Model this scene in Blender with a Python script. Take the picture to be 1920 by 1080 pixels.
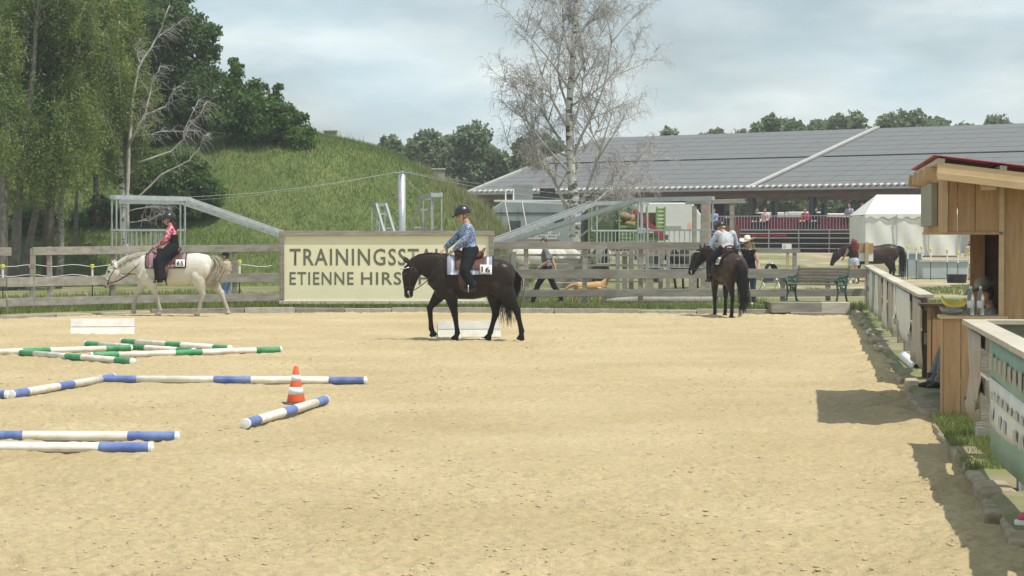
import bpy, math, random
import numpy as np
from mathutils import Vector, Matrix

for o in list(bpy.data.objects): bpy.data.objects.remove(o)
SC = bpy.context.scene
COL = SC.collection
R = math.radians
random.seed(7)
RNG = np.random.default_rng(11)

# ------------------------------------------------------------------ camera, sky, sun, exposure
CAM_H = 1.95; FPX = 4400.0; PITCH = math.atan(100.0 / FPX)
cam = bpy.data.cameras.new('camera'); camo = bpy.data.objects.new('camera', cam); COL.objects.link(camo)
camo.location = (0, 0, CAM_H); camo.rotation_euler = (math.pi / 2 - PITCH, 0, 0)
cam.sensor_width = 36; cam.lens = 36 * FPX / 1920; cam.clip_start = .1; cam.clip_end = 6000
SC.camera = camo

SUN_TO = Vector((-0.39, 0.25, -1.0)).normalized()          # the way the light travels
sun = bpy.data.lights.new('sun', 'SUN'); suno = bpy.data.objects.new('sun', sun); COL.objects.link(suno)
sun.energy = 4.1; sun.angle = R(0.53); sun.color = (1, .955, .87)
suno.rotation_euler = SUN_TO.to_track_quat('-Z', 'Y').to_euler(); suno.location = (20, -20, 40)
SUN_EL = math.asin(-SUN_TO.z); SUN_AZ = math.atan2(-SUN_TO.x, -SUN_TO.y)

world = bpy.data.worlds.new('World'); SC.world = world; world.use_nodes = True
wn = world.node_tree.nodes; wl = world.node_tree.links
bg = wn['Background']; bg.inputs['Strength'].default_value = 0.095
sky = wn.new('ShaderNodeTexSky'); sky.sky_type = 'NISHITA'; sky.sun_disc = False
sky.sun_elevation = SUN_EL; sky.sun_rotation = SUN_AZ; sky.altitude = 100; sky.air_density = 1.0; sky.dust_density = 1.6; sky.ozone_density = 1.2
tc = wn.new('ShaderNodeTexCoord')
mp = wn.new('ShaderNodeMapping'); mp.inputs['Scale'].default_value = (3.4, 3.4, 9); mp.inputs['Location'].default_value = (1.7, .4, .35)
wl.new(tc.outputs['Generated'], mp.inputs['Vector'])
nz = wn.new('ShaderNodeTexNoise'); nz.inputs['Scale'].default_value = 1.5; nz.inputs['Detail'].default_value = 7; nz.inputs['Roughness'].default_value = .52
wl.new(mp.outputs['Vector'], nz.inputs['Vector'])
cr = wn.new('ShaderNodeValToRGB'); cr.color_ramp.elements[0].position = .36; cr.color_ramp.elements[1].position = .62
cr.color_ramp.elements[0].color = (.16, .16, .16, 1); cr.color_ramp.elements[1].color = (1, 1, 1, 1)
wl.new(nz.outputs['Fac'], cr.inputs['Fac'])
nz2 = wn.new('ShaderNodeTexNoise'); nz2.inputs['Scale'].default_value = 2.6; nz2.inputs['Detail'].default_value = 6
mp2 = wn.new('ShaderNodeMapping'); mp2.inputs['Scale'].default_value = (4, 4, 13); mp2.inputs['Location'].default_value = (7.7, 3.4, 1.9)
wl.new(tc.outputs['Generated'], mp2.inputs['Vector']); wl.new(mp2.outputs['Vector'], nz2.inputs['Vector'])
cr2 = wn.new('ShaderNodeValToRGB'); cr2.color_ramp.elements[0].position = .36; cr2.color_ramp.elements[1].position = .66
cr2.color_ramp.elements[0].color = (6.1, 7.7, 8.3, 1); cr2.color_ramp.elements[1].color = (9.7, 10.5, 10.4, 1)
wl.new(nz2.outputs['Fac'], cr2.inputs['Fac'])
mxs = wn.new('ShaderNodeMix'); mxs.data_type = 'RGBA'
wl.new(cr.outputs['Color'], mxs.inputs['Factor']); wl.new(sky.outputs['Color'], mxs.inputs['A']); wl.new(cr2.outputs['Color'], mxs.inputs['B'])
wl.new(mxs.outputs['Result'], bg.inputs['Color'])

SC.view_settings.view_transform = 'Standard'; SC.view_settings.look = 'None'
SC.view_settings.exposure = 0.12; SC.view_settings.gamma = 1.0; SC.view_settings.use_curve_mapping = False

# ------------------------------------------------------------------ helpers
def ray(px, py):
    c, s = math.cos(PITCH), math.sin(PITCH); a = (540 - py) / FPX
    return Vector(((px - 960) / FPX, c + a * s, -s + a * c))
def P(px, py, d):
    r = ray(px, py); k = d / r.y
    return Vector((r.x * k, d, CAM_H + r.z * k))
def G(px, py, z=0.0):
    r = ray(px, py); k = (z - CAM_H) / r.z
    return Vector((r.x * k, r.y * k, z))
def smooth(a, b, x):
    t = min(1, max(0, (x - a) / (b - a))); return t * t * (3 - 2 * t)
def ground_h(x, y): return 0.1 + 0.93 * smooth(98, 115, y)

class MB:
    def __init__(s): s.v = []; s.f = []
    def add(s, vs, fs):
        o = len(s.v); s.v += [tuple(v) for v in vs]; s.f += [tuple(i + o for i in f) for f in fs]; return s
    def box(s, c, size, rot=None):
        c = Vector(c); hx, hy, hz = [q / 2 for q in size]
        vs = [Vector((x, y, z)) for z in (-hz, hz) for x, y in ((-hx, -hy), (hx, -hy), (hx, hy), (-hx, hy))]
        if rot is not None:
            m = Matrix.Rotation(rot, 3, 'Z') if isinstance(rot, (int, float)) else rot
            vs = [m @ v for v in vs]
        return s.add([c + v for v in vs], [(3, 2, 1, 0), (4, 5, 6, 7), (0, 1, 5, 4), (1, 2, 6, 5), (2, 3, 7, 6), (3, 0, 4, 7)])
    def bar(s, p0, p1, w, h, up=(0, 0, 1)):
        p0, p1 = Vector(p0), Vector(p1); t = (p1 - p0).normalized(); up = Vector(up)
        if abs(t.dot(up)) > .98: up = Vector((0, 1, 0))
        l = t.cross(up).normalized(); u = l.cross(t)
        vs = [p + l * a * w / 2 + u * b * h / 2 for p in (p0, p1) for a, b in ((-1, -1), (1, -1), (1, 1), (-1, 1))]
        return s.add(vs, [(3, 2, 1, 0), (4, 5, 6, 7), (0, 1, 5, 4), (1, 2, 6, 5), (2, 3, 7, 6), (3, 0, 4, 7)])
    def tube(s, pts, rad, n=8, up=(0, 1, 0), lat=None, cap=True, phase=0.):
        """swept tube; rad = number, list of numbers, or list of (lateral, normal) radii; lat = fixed lateral axis"""
        pts = [Vector(p) for p in pts]; m = len(pts)
        if isinstance(rad, (int, float)): rad = [rad] * m
        vs = []
        for i, p in enumerate(pts):
            t = (pts[min(i + 1, m - 1)] - pts[max(i - 1, 0)])
            t = t.normalized() if t.length > 1e-9 else Vector((0, 0, 1))
            if lat is not None:
                l = Vector(lat); l = (l - t * l.dot(t)).normalized()
            else:
                u0 = Vector(up)
                if abs(t.dot(u0)) > .97: u0 = Vector((1, 0, 0))
                l = t.cross(u0).normalized()
            u = l.cross(t); r = rad[i]; ra, rb = (r, r) if isinstance(r, (int, float)) else r
            for k in range(n):
                a = 2 * math.pi * k / n + phase
                vs.append(p + l * ra * math.cos(a) + u * rb * math.sin(a))
        fs = [(i * n + k, i * n + (k + 1) % n, (i + 1) * n + (k + 1) % n, (i + 1) * n + k) for i in range(m - 1) for k in range(n)]
        if cap: fs += [tuple(range(n))[::-1], tuple((m - 1) * n + k for k in range(n))]
        return s.add(vs, fs)
    def ell(s, c, r, axes=None, nu=12, nv=8):
        c = Vector(c); ax = axes or (Vector((1, 0, 0)), Vector((0, 1, 0)), Vector((0, 0, 1)))
        if isinstance(r, (int, float)): r = (r, r, r)
        vs = [c - ax[2] * r[2]]
        for j in range(1, nv):
            b = -math.pi / 2 + math.pi * j / nv
            for i in range(nu):
                a = 2 * math.pi * i / nu
                vs.append(c + ax[0] * r[0] * math.cos(b) * math.cos(a) + ax[1] * r[1] * math.cos(b) * math.sin(a) + ax[2] * r[2] * math.sin(b))
        vs.append(c + ax[2] * r[2]); top = len(vs) - 1
        fs = [(0, 1 + (i + 1) % nu, 1 + i) for i in range(nu)]
        for j in range(nv - 2):
            o = 1 + j * nu
            fs += [(o + i, o + (i + 1) % nu, o + nu + (i + 1) % nu, o + nu + i) for i in range(nu)]
        o = 1 + (nv - 2) * nu
        fs += [(o + i, o + (i + 1) % nu, top) for i in range(nu)]
        return s.add(vs, fs)
    def lathe(s, prof, n=20, c=(0, 0, 0)):
        c = Vector(c); m = len(prof)
        vs = [c + Vector((r * math.cos(2 * math.pi * k / n), r * math.sin(2 * math.pi * k / n), z)) for r, z in prof for k in range(n)]
        fs = [(i * n + k, i * n + (k + 1) % n, (i + 1) * n + (k + 1) % n, (i + 1) * n + k) for i in range(m - 1) for k in range(n)]
        fs += [tuple(range(n))[::-1], tuple((m - 1) * n + k for k in range(n))]
        return s.add(vs, fs)
    def prism(s, poly, d):
        """poly: list of 3D points, extruded by vector d"""
        d = Vector(d); n = len(poly); a = [Vector(p) for p in poly]
        return s.add(a + [p + d for p in a], [tuple(range(n))[::-1], tuple(range(n, 2 * n))] + [(i, (i + 1) % n, n + (i + 1) % n, n + i) for i in range(n)])
    def sheet(s, grid, thick=None):
        """grid[i][j] of points -> quads (open sheet), optionally thickened"""
        ni, nj = len(grid), len(grid[0]); vs = [Vector(p) for r in grid for p in r]
        fs = [(i * nj + j, i * nj + j + 1, (i + 1) * nj + j + 1, (i + 1) * nj + j) for i in range(ni - 1) for j in range(nj - 1)]
        if thick is None: return s.add(vs, fs)
        th = Vector(thick); n = len(vs)
        fs2 = [tuple(n + q for q in f[::-1]) for f in fs]
        rim = [i * nj for i in range(ni)] + [(ni - 1) * nj + j for j in range(1, nj)] + [i * nj + nj - 1 for i in range(ni - 2, -1, -1)] + [j for j in range(nj - 2, 0, -1)]
        fr = [(rim[k], rim[(k + 1) % len(rim)], n + rim[(k + 1) % len(rim)], n + rim[k]) for k in range(len(rim))]
        return s.add(vs + [v + th for v in vs], fs + fs2 + fr)
    def mesh(s, name):
        me = bpy.data.meshes.new(name); me.from_pydata(s.v, [], s.f); me.update(); return me
    def build(s, name, mat, parent=None, sm=False, bevel=0):
        me = s.mesh(name)
        return mkobj(name, me, mat, parent, sm, bevel)

def mkobj(name, me, mat, parent=None, sm=False, bevel=0):
    o = bpy.data.objects.new(name, me); COL.objects.link(o)
    if mat is not None:
        me.materials.clear(); me.materials.append(mat)
    if sm: me.polygons.foreach_set('use_smooth', [True] * len(me.polygons))
    if parent is not None: o.parent = parent
    if bevel:
        b = o.modifiers.new('bevel', 'BEVEL'); b.width = bevel; b.segments = 2; b.limit_method = 'ANGLE'; b.angle_limit = R(40)
    return o
def fast(name, V, F, mat, parent=None, sm=False):
    V = np.asarray(V, np.float32); F = np.asarray(F, np.int32); m, k = F.shape
    me = bpy.data.meshes.new(name); me.vertices.add(len(V)); me.vertices.foreach_set('co', V.ravel())
    me.loops.add(m * k); me.loops.foreach_set('vertex_index', F.ravel())
    me.polygons.add(m); me.polygons.foreach_set('loop_start', np.arange(0, m * k, k, dtype=np.int32))
    me.polygons.foreach_set('loop_total', np.full(m, k, np.int32)); me.update(calc_edges=True)
    return mkobj(name, me, mat, parent, sm)
def tag(o, label=None, cat=None, group=None, kind=None):
    if label: o['label'] = label
    if cat: o['category'] = cat
    if group: o['group'] = group
    if kind: o['kind'] = kind
    return o
def thing(name, label, cat, loc=(0, 0, 0), rz=0.0, group=None):
    e = bpy.data.objects.new(name, None); COL.objects.link(e); e.location = loc; e.rotation_euler = (0, 0, rz); e.empty_display_size = .2
    return tag(e, label, cat, group)
def dup(root, loc=None, rz=None, label=None):
    r = root.copy(); COL.objects.link(r)
    if loc is not None: r.location = loc
    if rz is not None: r.rotation_euler = (0, 0, rz)
    if label: r['label'] = label
    for ch in list(root.children):
        c = ch.copy(); COL.objects.link(c); c.parent = r
        for g in ch.children:
            d = g.copy(); COL.objects.link(d); d.parent = c
    return r
def evaluated(o):
    dg = bpy.context.evaluated_depsgraph_get(); dg.update()
    return bpy.data.meshes.new_from_object(o.evaluated_get(dg))
def blob(mb, name, mat, parent, voxel=.01, it=3, fac=.5, colfn=None):
    """one continuous surface from overlapping closed pieces"""
    me = mb.mesh('tmp'); o = bpy.data.objects.new('tmp', me); COL.objects.link(o)
    r = o.modifiers.new('r', 'REMESH'); r.mode = 'VOXEL'; r.voxel_size = voxel; r.use_smooth_shade = True
    s = o.modifiers.new('s', 'SMOOTH'); s.iterations = it; s.factor = fac
    m2 = evaluated(o); bpy.data.objects.remove(o); bpy.data.meshes.remove(me); m2.name = name
    if colfn:
        n = len(m2.vertices); co = np.empty(n * 3, np.float32); m2.vertices.foreach_get('co', co)
        c = np.ones((n, 4), np.float32); c[:, :3] = colfn(co.reshape(-1, 3))
        a = m2.color_attributes.new('Col', 'FLOAT_COLOR', 'POINT'); a.data.foreach_set('color', c.ravel())
    return mkobj(name, m2, mat, parent, True)
def text_obj(txt, name, mat, parent, origin, xdir, ydir, height, width=None, extrude=.002, bold=0.0, label=None, align='LEFT', spacing=1.0):
    cu = bpy.data.curves.new('t', 'FONT'); cu.body = txt; cu.size = 1; cu.space_character = spacing; cu.offset = bold; cu.extrude = 0; cu.align_x = align; cu.resolution_u = 3
    o = bpy.data.objects.new('t', cu); COL.objects.link(o); me = evaluated(o); bpy.data.objects.remove(o)
    co = np.empty(len(me.vertices) * 3, np.float32); me.vertices.foreach_get('co', co); co = co.reshape(-1, 3)
    x0, x1 = co[:, 0].min(), co[:, 0].max(); y0, y1 = co[:, 1].min(), co[:, 1].max()
    sy = height / (y1 - y0); sx = sy if width is None else width / (x1 - x0)
    xd, yd, o0 = np.array(xdir, float), np.array(ydir, float), np.array(origin, float)
    co2 = o0 + np.outer((co[:, 0] - x0) * sx, xd) + np.outer((co[:, 1] - y0) * sy, yd)
    me.vertices.foreach_set('co', co2.astype(np.float32).ravel()); me.update(); me.name = name
    return mkobj(name, me, mat, parent)

# ------------------------------------------------------------------ materials
def mat(name, col, rough=.7, var=None, scale=6., detail=4, bump=0., bscale=None, metal=0., stretch=(1, 1, 1), spec=.3, coord='Object', trans=0.):
    m = bpy.data.materials.new(name); m.use_nodes = True; nt = m.node_tree; b = nt.nodes['Principled BSDF']
    b.inputs['Roughness'].default_value = rough; b.inputs['Metallic'].default_value = metal; b.inputs['Specular IOR Level'].default_value = spec
    b.inputs['Base Color'].default_value = (*col, 1)
    if var is not None or bump:
        t = nt.nodes.new('ShaderNodeTexCoord'); mp = nt.nodes.new('ShaderNodeMapping'); mp.inputs['Scale'].default_value = stretch
        nt.links.new(t.outputs[coord], mp.inputs['Vector'])
        oi = nt.nodes.new('ShaderNodeObjectInfo'); ad = nt.nodes.new('ShaderNodeVectorMath'); ad.operation = 'ADD'
        mu = nt.nodes.new('ShaderNodeMath'); mu.operation = 'MULTIPLY'; mu.inputs[1].default_value = 37.
        nt.links.new(oi.outputs['Random'], mu.inputs[0]); nt.links.new(mp.outputs['Vector'], ad.inputs[0]); nt.links.new(mu.outputs[0], ad.inputs[1])
    if var is not None:
        n = nt.nodes.new('ShaderNodeTexNoise'); n.inputs['Scale'].default_value = scale; n.inputs['Detail'].default_value = detail; n.inputs['Roughness'].default_value = .6
        nt.links.new(ad.outputs[0], n.inputs['Vector'])
        r = nt.nodes.new('ShaderNodeValToRGB'); r.color_ramp.elements[0].position = .3; r.color_ramp.elements[1].position = .7
        r.color_ramp.elements[0].color = (*col, 1); r.color_ramp.elements[1].color = (*var, 1)
        nt.links.new(n.outputs['Fac'], r.inputs['Fac'])
        hv = nt.nodes.new('ShaderNodeHueSaturation'); rm = nt.nodes.new('ShaderNodeMapRange'); rm.inputs['To Min'].default_value = .88; rm.inputs['To Max'].default_value = 1.12
        nt.links.new(oi.outputs['Random'], rm.inputs['Value']); nt.links.new(rm.outputs['Result'], hv.inputs['Value'])
        nt.links.new(r.outputs['Color'], hv.inputs['Color']); nt.links.new(hv.outputs['Color'], b.inputs['Base Color'])
    if bump:
        n2 = nt.nodes.new('ShaderNodeTexNoise'); n2.inputs['Scale'].default_value = bscale or scale * 2; n2.inputs['Detail'].default_value = 5
        nt.links.new(ad.outputs[0], n2.inputs['Vector'])
        bp = nt.nodes.new('ShaderNodeBump'); bp.inputs['Strength'].default_value = bump; bp.inputs['Distance'].default_value = .02
        nt.links.new(n2.outputs['Fac'], bp.inputs['Height']); nt.links.new(bp.outputs['Normal'], b.inputs['Normal'])
    return m
def leafmat(name, c0, c1, trans=.35, rough=.5):
    m = bpy.data.materials.new(name); m.use_nodes = True; nt = m.node_tree; b = nt.nodes['Principled BSDF']
    g = nt.nodes.new('ShaderNodeNewGeometry'); r = nt.nodes.new('ShaderNodeValToRGB')
    r.color_ramp.elements[0].color = (*c0, 1); r.color_ramp.elements[1].color = (*c1, 1)
    t = nt.nodes.new('ShaderNodeTexCoord'); n = nt.nodes.new('ShaderNodeTexNoise'); n.inputs['Scale'].default_value = .9
    nt.links.new(t.outputs['Object'], n.inputs['Vector'])
    a = nt.nodes.new('ShaderNodeMath'); a.operation = 'MULTIPLY_ADD'; a.inputs[1].default_value = .45
    s = nt.nodes.new('ShaderNodeMath'); s.operation = 'MULTIPLY'; s.inputs[1].default_value = .6
    nt.links.new(n.outputs['Fac'], s.inputs[0]); nt.links.new(g.outputs['Random Per Island'], a.inputs[0]); nt.links.new(s.outputs[0], a.inputs[2])
    nt.links.new(a.outputs[0], r.inputs['Fac']); nt.links.new(r.outputs['Color'], b.inputs['Base Color'])
    b.inputs['Roughness'].default_value = rough; b.inputs['Specular IOR Level'].default_value = .25
    tr = nt.nodes.new('ShaderNodeBsdfTranslucent'); nt.links.new(r.outputs['Color'], tr.inputs['Color'])
    mx = nt.nodes.new('ShaderNodeMixShader'); mx.inputs[0].default_value = trans
    nt.links.new(b.outputs[0], mx.inputs[1]); nt.links.new(tr.outputs[0], mx.inputs[2]); nt.links.new(mx.outputs[0], nt.nodes['Material Output'].inputs['Surface'])
    return m
def attrmat(name, rough=.6, spec=.3, var=.15, scale=30, sheen=0.):
    m = bpy.data.materials.new(name); m.use_nodes = True; nt = m.node_tree; b = nt.nodes['Principled BSDF']
    a = nt.nodes.new('ShaderNodeVertexColor'); a.layer_name = 'Col'
    t = nt.nodes.new('ShaderNodeTexCoord'); n = nt.nodes.new('ShaderNodeTexNoise'); n.inputs['Scale'].default_value = scale; n.inputs['Detail'].default_value = 3
    nt.links.new(t.outputs['Object'], n.inputs['Vector'])
    rm = nt.nodes.new('ShaderNodeMapRange'); rm.inputs['To Min'].default_value = 1 - var; rm.inputs['To Max'].default_value = 1 + var
    nt.links.new(n.outputs['Fac'], rm.inputs['Value'])
    hv = nt.nodes.new('ShaderNodeHueSaturation'); nt.links.new(rm.outputs['Result'], hv.inputs['Value']); nt.links.new(a.outputs['Color'], hv.inputs['Color'])
    nt.links.new(hv.outputs['Color'], b.inputs['Base Color']); b.inputs['Roughness'].default_value = rough; b.inputs['Specular IOR Level'].default_value = spec
    return m

M = {}
M['grey_wood'] = mat('grey_wood', (.21, .19, .155), .85, (.36, .335, .285), 3, bump=.35, bscale=14, stretch=(1, 1, 6))
M['grey_wood_h'] = mat('grey_wood_h', (.2, .185, .155), .85, (.35, .325, .28), 1.6, bump=.3, bscale=9, stretch=(1, 3, 5))
M['pale_wood'] = mat('pale_wood', (.42, .38, .3), .8, (.54, .5, .41), 2.5, bump=.2, stretch=(1, 1, 4))
M['plank'] = mat('plank', (.38, .225, .115), .65, (.5, .32, .175), 4, bump=.15, bscale=10, stretch=(6, 6, .6))
M['plank_light'] = mat('plank_light', (.5, .36, .2), .7, (.6, .45, .27), 3, bump=.15, stretch=(1, 1, 3))
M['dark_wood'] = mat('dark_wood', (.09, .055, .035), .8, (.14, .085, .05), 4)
M['steel'] = mat('galvanised_steel', (.42, .44, .45), .45, (.56, .58, .58), 5, metal=.55)
M['dark_steel'] = mat('dark_steel', (.07, .08, .08), .5, (.1, .105, .1), 4, metal=.4)
M['white_paint'] = mat('white_paint', (.56, .55, .49), .6, (.74, .73, .68), 4, bump=.1)
M['white_plastic'] = mat('white_plastic', (.78, .78, .76), .4)
M['tarp'] = mat('white_tarpaulin', (.68, .67, .6), .55, (.78, .77, .71), 1.5, bump=.25, bscale=3, stretch=(1, 1, .4))
M['black'] = mat('black_rubber', (.02, .02, .022), .5)
M['black_matte'] = mat('black_cloth', (.016, .016, .018), .9)
M['red_sheet'] = mat('red_sheet', (.32, .045, .06), .5)
M['concrete'] = mat('concrete', (.33, .31, .26), .9, (.46, .43, .36), 7, bump=.5)
# ------------------------------------------------------------------ noise tools
def vnoise(x, y, seed=0):
    xi = np.floor(x).astype(np.int64); yi = np.floor(y).astype(np.int64); fx = x - xi; fy = y - yi
    fx = fx * fx * (3 - 2 * fx); fy = fy * fy * (3 - 2 * fy)
    def h(a, b):
        n = (a * 374761393 + b * 668265263 + seed * 974634777) & 0x7fffffff
        n = ((n ^ (n >> 13)) * 1274126177) & 0x7fffffff
        return ((n ^ (n >> 16)) & 0xffff) / 65535.0
    return (h(xi, yi) * (1 - fx) + h(xi + 1, yi) * fx) * (1 - fy) + (h(xi, yi + 1) * (1 - fx) + h(xi + 1, yi + 1) * fx) * fy - .5
def vn1(x, y, seed=0):
    xi = math.floor(x); yi = math.floor(y); fx = x - xi; fy = y - yi; fx = fx * fx * (3 - 2 * fx); fy = fy * fy * (3 - 2 * fy)
    def h(a, b):
        n = (a * 374761393 + b * 668265263 + seed * 974634777) & 0x7fffffff
        n = ((n ^ (n >> 13)) * 1274126177) & 0x7fffffff
        return ((n ^ (n >> 16)) & 0xffff) / 65535.0
    return (h(xi, yi) * (1 - fx) + h(xi + 1, yi) * fx) * (1 - fy) + (h(xi, yi + 1) * (1 - fx) + h(xi + 1, yi + 1) * fx) * fy - .5
def pits(x, y, cell, rmin, rmax, seed):
    """hoof dents: one jittered pit with a soft rim per cell"""
    gx = np.floor(x / cell).astype(np.int64); gy = np.floor(y / cell).astype(np.int64); out = np.zeros_like(x)
    def h(a, b, k):
        n = (a * 73856093 + b * 19349663 + (seed + k) * 83492791) & 0x7fffffff
        n = ((n ^ (n >> 13)) * 1274126177) & 0x7fffffff
        return ((n ^ (n >> 16)) & 0xffff) / 65535.0
    for i in (-1, 0, 1):
        for j in (-1, 0, 1):
            a, b = gx + i, gy + j
            cx = (a + h(a, b, 1)) * cell; cy = (b + h(a, b, 2)) * cell; r = rmin + (rmax - rmin) * h(a, b, 3); s = h(a, b, 4)
            q = ((x - cx) ** 2 + (y - cy) ** 2) / (r * r)
            out += (s - .25) * (-np.exp(-q) + .55 * np.exp(-(np.sqrt(q) - 1.5) ** 2 * 4))
    return out

# ------------------------------------------------------------------ the arena: outline, sand, ground
A_DIR = Vector((.125, .992, 0)).normalized(); A_N = Vector((A_DIR.y, -A_DIR.x, 0))      # along / right of the side fence
def fence_x(y): return 4.05 + .126 * (y - 20.1)
def kerb_x(y): return 3.22 + .1215 * (y - 15.3)
def back_y(x):       # the arena's far edge
    return float(np.interp(x, [-16, -12.5, -9.5, -6, -1, 3, 9], [48, 53.2, 57.2, 58.9, 58.6, 57.8, 56.6]))
outline = [(kerb_x(y), y) for y in np.linspace(-8, 56, 60)]
outline += [(x, back_y(x)) for x in np.linspace(7.9, -16, 60)] + [(-17.5, 42), (-18, 30), (-18, 10), (-17.5, -8)] + [(x, -9) for x in np.linspace(-14, -1, 6)]
OC = np.array([-3., 32.]); OL = np.array(outline)

m = bpy.data.materials.new('arena_sand'); m.use_nodes = True; nt = m.node_tree; b = nt.nodes['Principled BSDF']; L = nt.links
b.inputs['Roughness'].default_value = .95; b.inputs['Specular IOR Level'].default_value = .1
t = nt.nodes.new('ShaderNodeTexCoord')
def tn(scale, detail, rough=.6, vec=None):
    n = nt.nodes.new('ShaderNodeTexNoise'); n.inputs['Scale'].default_value = scale; n.inputs['Detail'].default_value = detail; n.inputs['Roughness'].default_value = rough
    L.new(vec or t.outputs['Object'], n.inputs['Vector']); return n
n1 = tn(.35, 5); n2 = tn(16, 6, .75); n3 = tn(60, 4, .7)
r1 = nt.nodes.new('ShaderNodeValToRGB'); r1.color_ramp.elements[0].position = .3; r1.color_ramp.elements[1].position = .72
r1.color_ramp.elements[0].color = (.49, .395, .224, 1); r1.color_ramp.elements[1].color = (.615, .508, .315, 1)
L.new(n1.outputs['Fac'], r1.inputs['Fac'])
r2 = nt.nodes.new('ShaderNodeValToRGB'); r2.color_ramp.elements[0].position = .28; r2.color_ramp.elements[1].position = .62
r2.color_ramp.elements[0].color = (.7, .66, .6, 1); r2.color_ramp.elements[1].color = (1, 1, 1, 1)  # darkens the bump's hollows, small relief shadows put into the sand colour
L.new(n2.outputs['Fac'], r2.inputs['Fac'])
mm = nt.nodes.new('ShaderNodeMix'); mm.data_type = 'RGBA'; mm.blend_type = 'MULTIPLY'; mm.inputs['Factor'].default_value = 1
L.new(r1.outputs['Color'], mm.inputs['A']); L.new(r2.outputs['Color'], mm.inputs['B']); L.new(mm.outputs['Result'], b.inputs['Base Color'])
ad = nt.nodes.new('ShaderNodeMath'); ad.operation = 'ADD'; L.new(n2.outputs['Fac'], ad.inputs[0]); L.new(n3.outputs['Fac'], ad.inputs[1])
bp = nt.nodes.new('ShaderNodeBump'); bp.inputs['Strength'].default_value = .85; bp.inputs['Distance'].default_value = .02
L.new(ad.outputs[0], bp.inputs['Height']); L.new(bp.outputs['Normal'], b.inputs['Normal']); M['sand'] = m

def sand_z(X, Y):
    z = .05 * vnoise(X * .35, Y * .35, 1) + .035 * vnoise(X * 1.3, Y * 1.3, 2) + .03 * vnoise(X * 4, Y * 3.4, 3) + .02 * vnoise(X * 11, Y * 10, 4) + .012 * vnoise(X * 26, Y * 24, 5)
    rough = .55 + .9 * np.clip(vnoise(X * .22, Y * .17, 9) + .35, 0, 1)
    z = z * rough + .05 * pits(X, Y, .38, .06, .12, 3) * rough + .03 * pits(X, Y, .17, .025, .055, 8) * rough + .025 * pits(X, Y, .29, .04, .08, 15) * rough
    # along the side kerb the sand is banked and churned
    e = np.exp(-((X - (3.0 + .1215 * (Y - 15.3))) / .35) ** 2)
    z = z + e * (.03 + .09 * vnoise(X * 2.4, Y * 2.1, 12) + .05 * vnoise(X * 6, Y * 6, 13))
    return np.clip(z, -.09, .085)
ys = np.exp(np.linspace(math.log(11.), math.log(63.), 560)); ts = np.linspace(-.34, .34, 760)
Y, T = np.meshgrid(ys, ts, indexing='ij'); X = (Y + 6) * T - .5
Z = sand_z(X, Y); n0, n1_ = X.shape
idx = np.arange(n0 * n1_).reshape(n0, n1_)
F = np.stack([idx[:-1, :-1], idx[:-1, 1:], idx[1:, 1:], idx[1:, :-1]], -1).reshape(-1, 4)
sand = fast('arena_sand', np.stack([X, Y, Z], -1).reshape(-1, 3), F, M['sand'], sm=True); tag(sand, kind='structure')
base = fast('arena_base', [(-19, -12, -.1), (12, -12, -.1), (12, 64, -.1), (-19, 64, -.1)], [(0, 1, 2, 3)], M['sand']); tag(base, kind='structure')

# ground outside the arena: rings growing from the outline to the horizon
m = mat('ground_grass', (.1, .14, .04), .95, (.2, .2, .085), .8, 6, bump=.6, bscale=8)
nt = m.node_tree; b = nt.nodes['Principled BSDF']; L = nt.links
t = nt.nodes.new('ShaderNodeTexCoord'); sx = nt.nodes.new('ShaderNodeSeparateXYZ'); L.new(t.outputs['Object'], sx.inputs[0])
n = nt.nodes.new('ShaderNodeTexNoise'); n.inputs['Scale'].default_value = .16; n.inputs['Detail'].default_value = 5; L.new(t.outputs['Object'], n.inputs['Vector'])
def rng(sock, a, b_, lo=0., hi=1.):
    q = nt.nodes.new('ShaderNodeMapRange'); q.inputs['From Min'].default_value = a; q.inputs['From Max'].default_value = b_
    q.inputs['To Min'].default_value = lo; q.inputs['To Max'].default_value = hi; L.new(sock, q.inputs['Value']); return q.outputs['Result']
def mul(a, c):
    q = nt.nodes.new('ShaderNodeMath'); q.operation = 'MULTIPLY'; L.new(a, q.inputs[0])
    if isinstance(c, float): q.inputs[1].default_value = c
    else: L.new(c, q.inputs[1])
    return q.outputs[0]
# trodden sandy yard on the right beyond the fence
yard = mul(mul(rng(sx.outputs['X'], 6.2, 9.5), rng(sx.outputs['Y'], 66, 74)), rng(n.outputs['Fac'], .46, .54))
mxg = nt.nodes.new('ShaderNodeMix'); mxg.data_type = 'RGBA'; L.new(yard, mxg.inputs['Factor'])
src = b.inputs['Base Color'].links[0].from_socket; L.new(src, mxg.inputs['A']); mxg.inputs['B'].default_value = (.42, .35, .23, 1)
L.new(mxg.outputs['Result'], b.inputs['Base Color']); M['ground'] = m
n5 = nt.nodes.new('ShaderNodeTexNoise'); n5.inputs['Scale'].default_value = .7; n5.inputs['Detail'].default_value = 6; L.new(t.outputs['Object'], n5.inputs['Vector'])
mx5 = nt.nodes.new('ShaderNodeMix'); mx5.data_type = 'RGBA'; L.new(rng(n5.outputs['Fac'], .46, .6), mx5.inputs['Factor']); L.new(mxg.outputs['Result'], mx5.inputs['A']); mx5.inputs['B'].default_value = (.26, .22, .13, 1); L.new(mx5.outputs['Result'], b.inputs['Base Color'])
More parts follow.
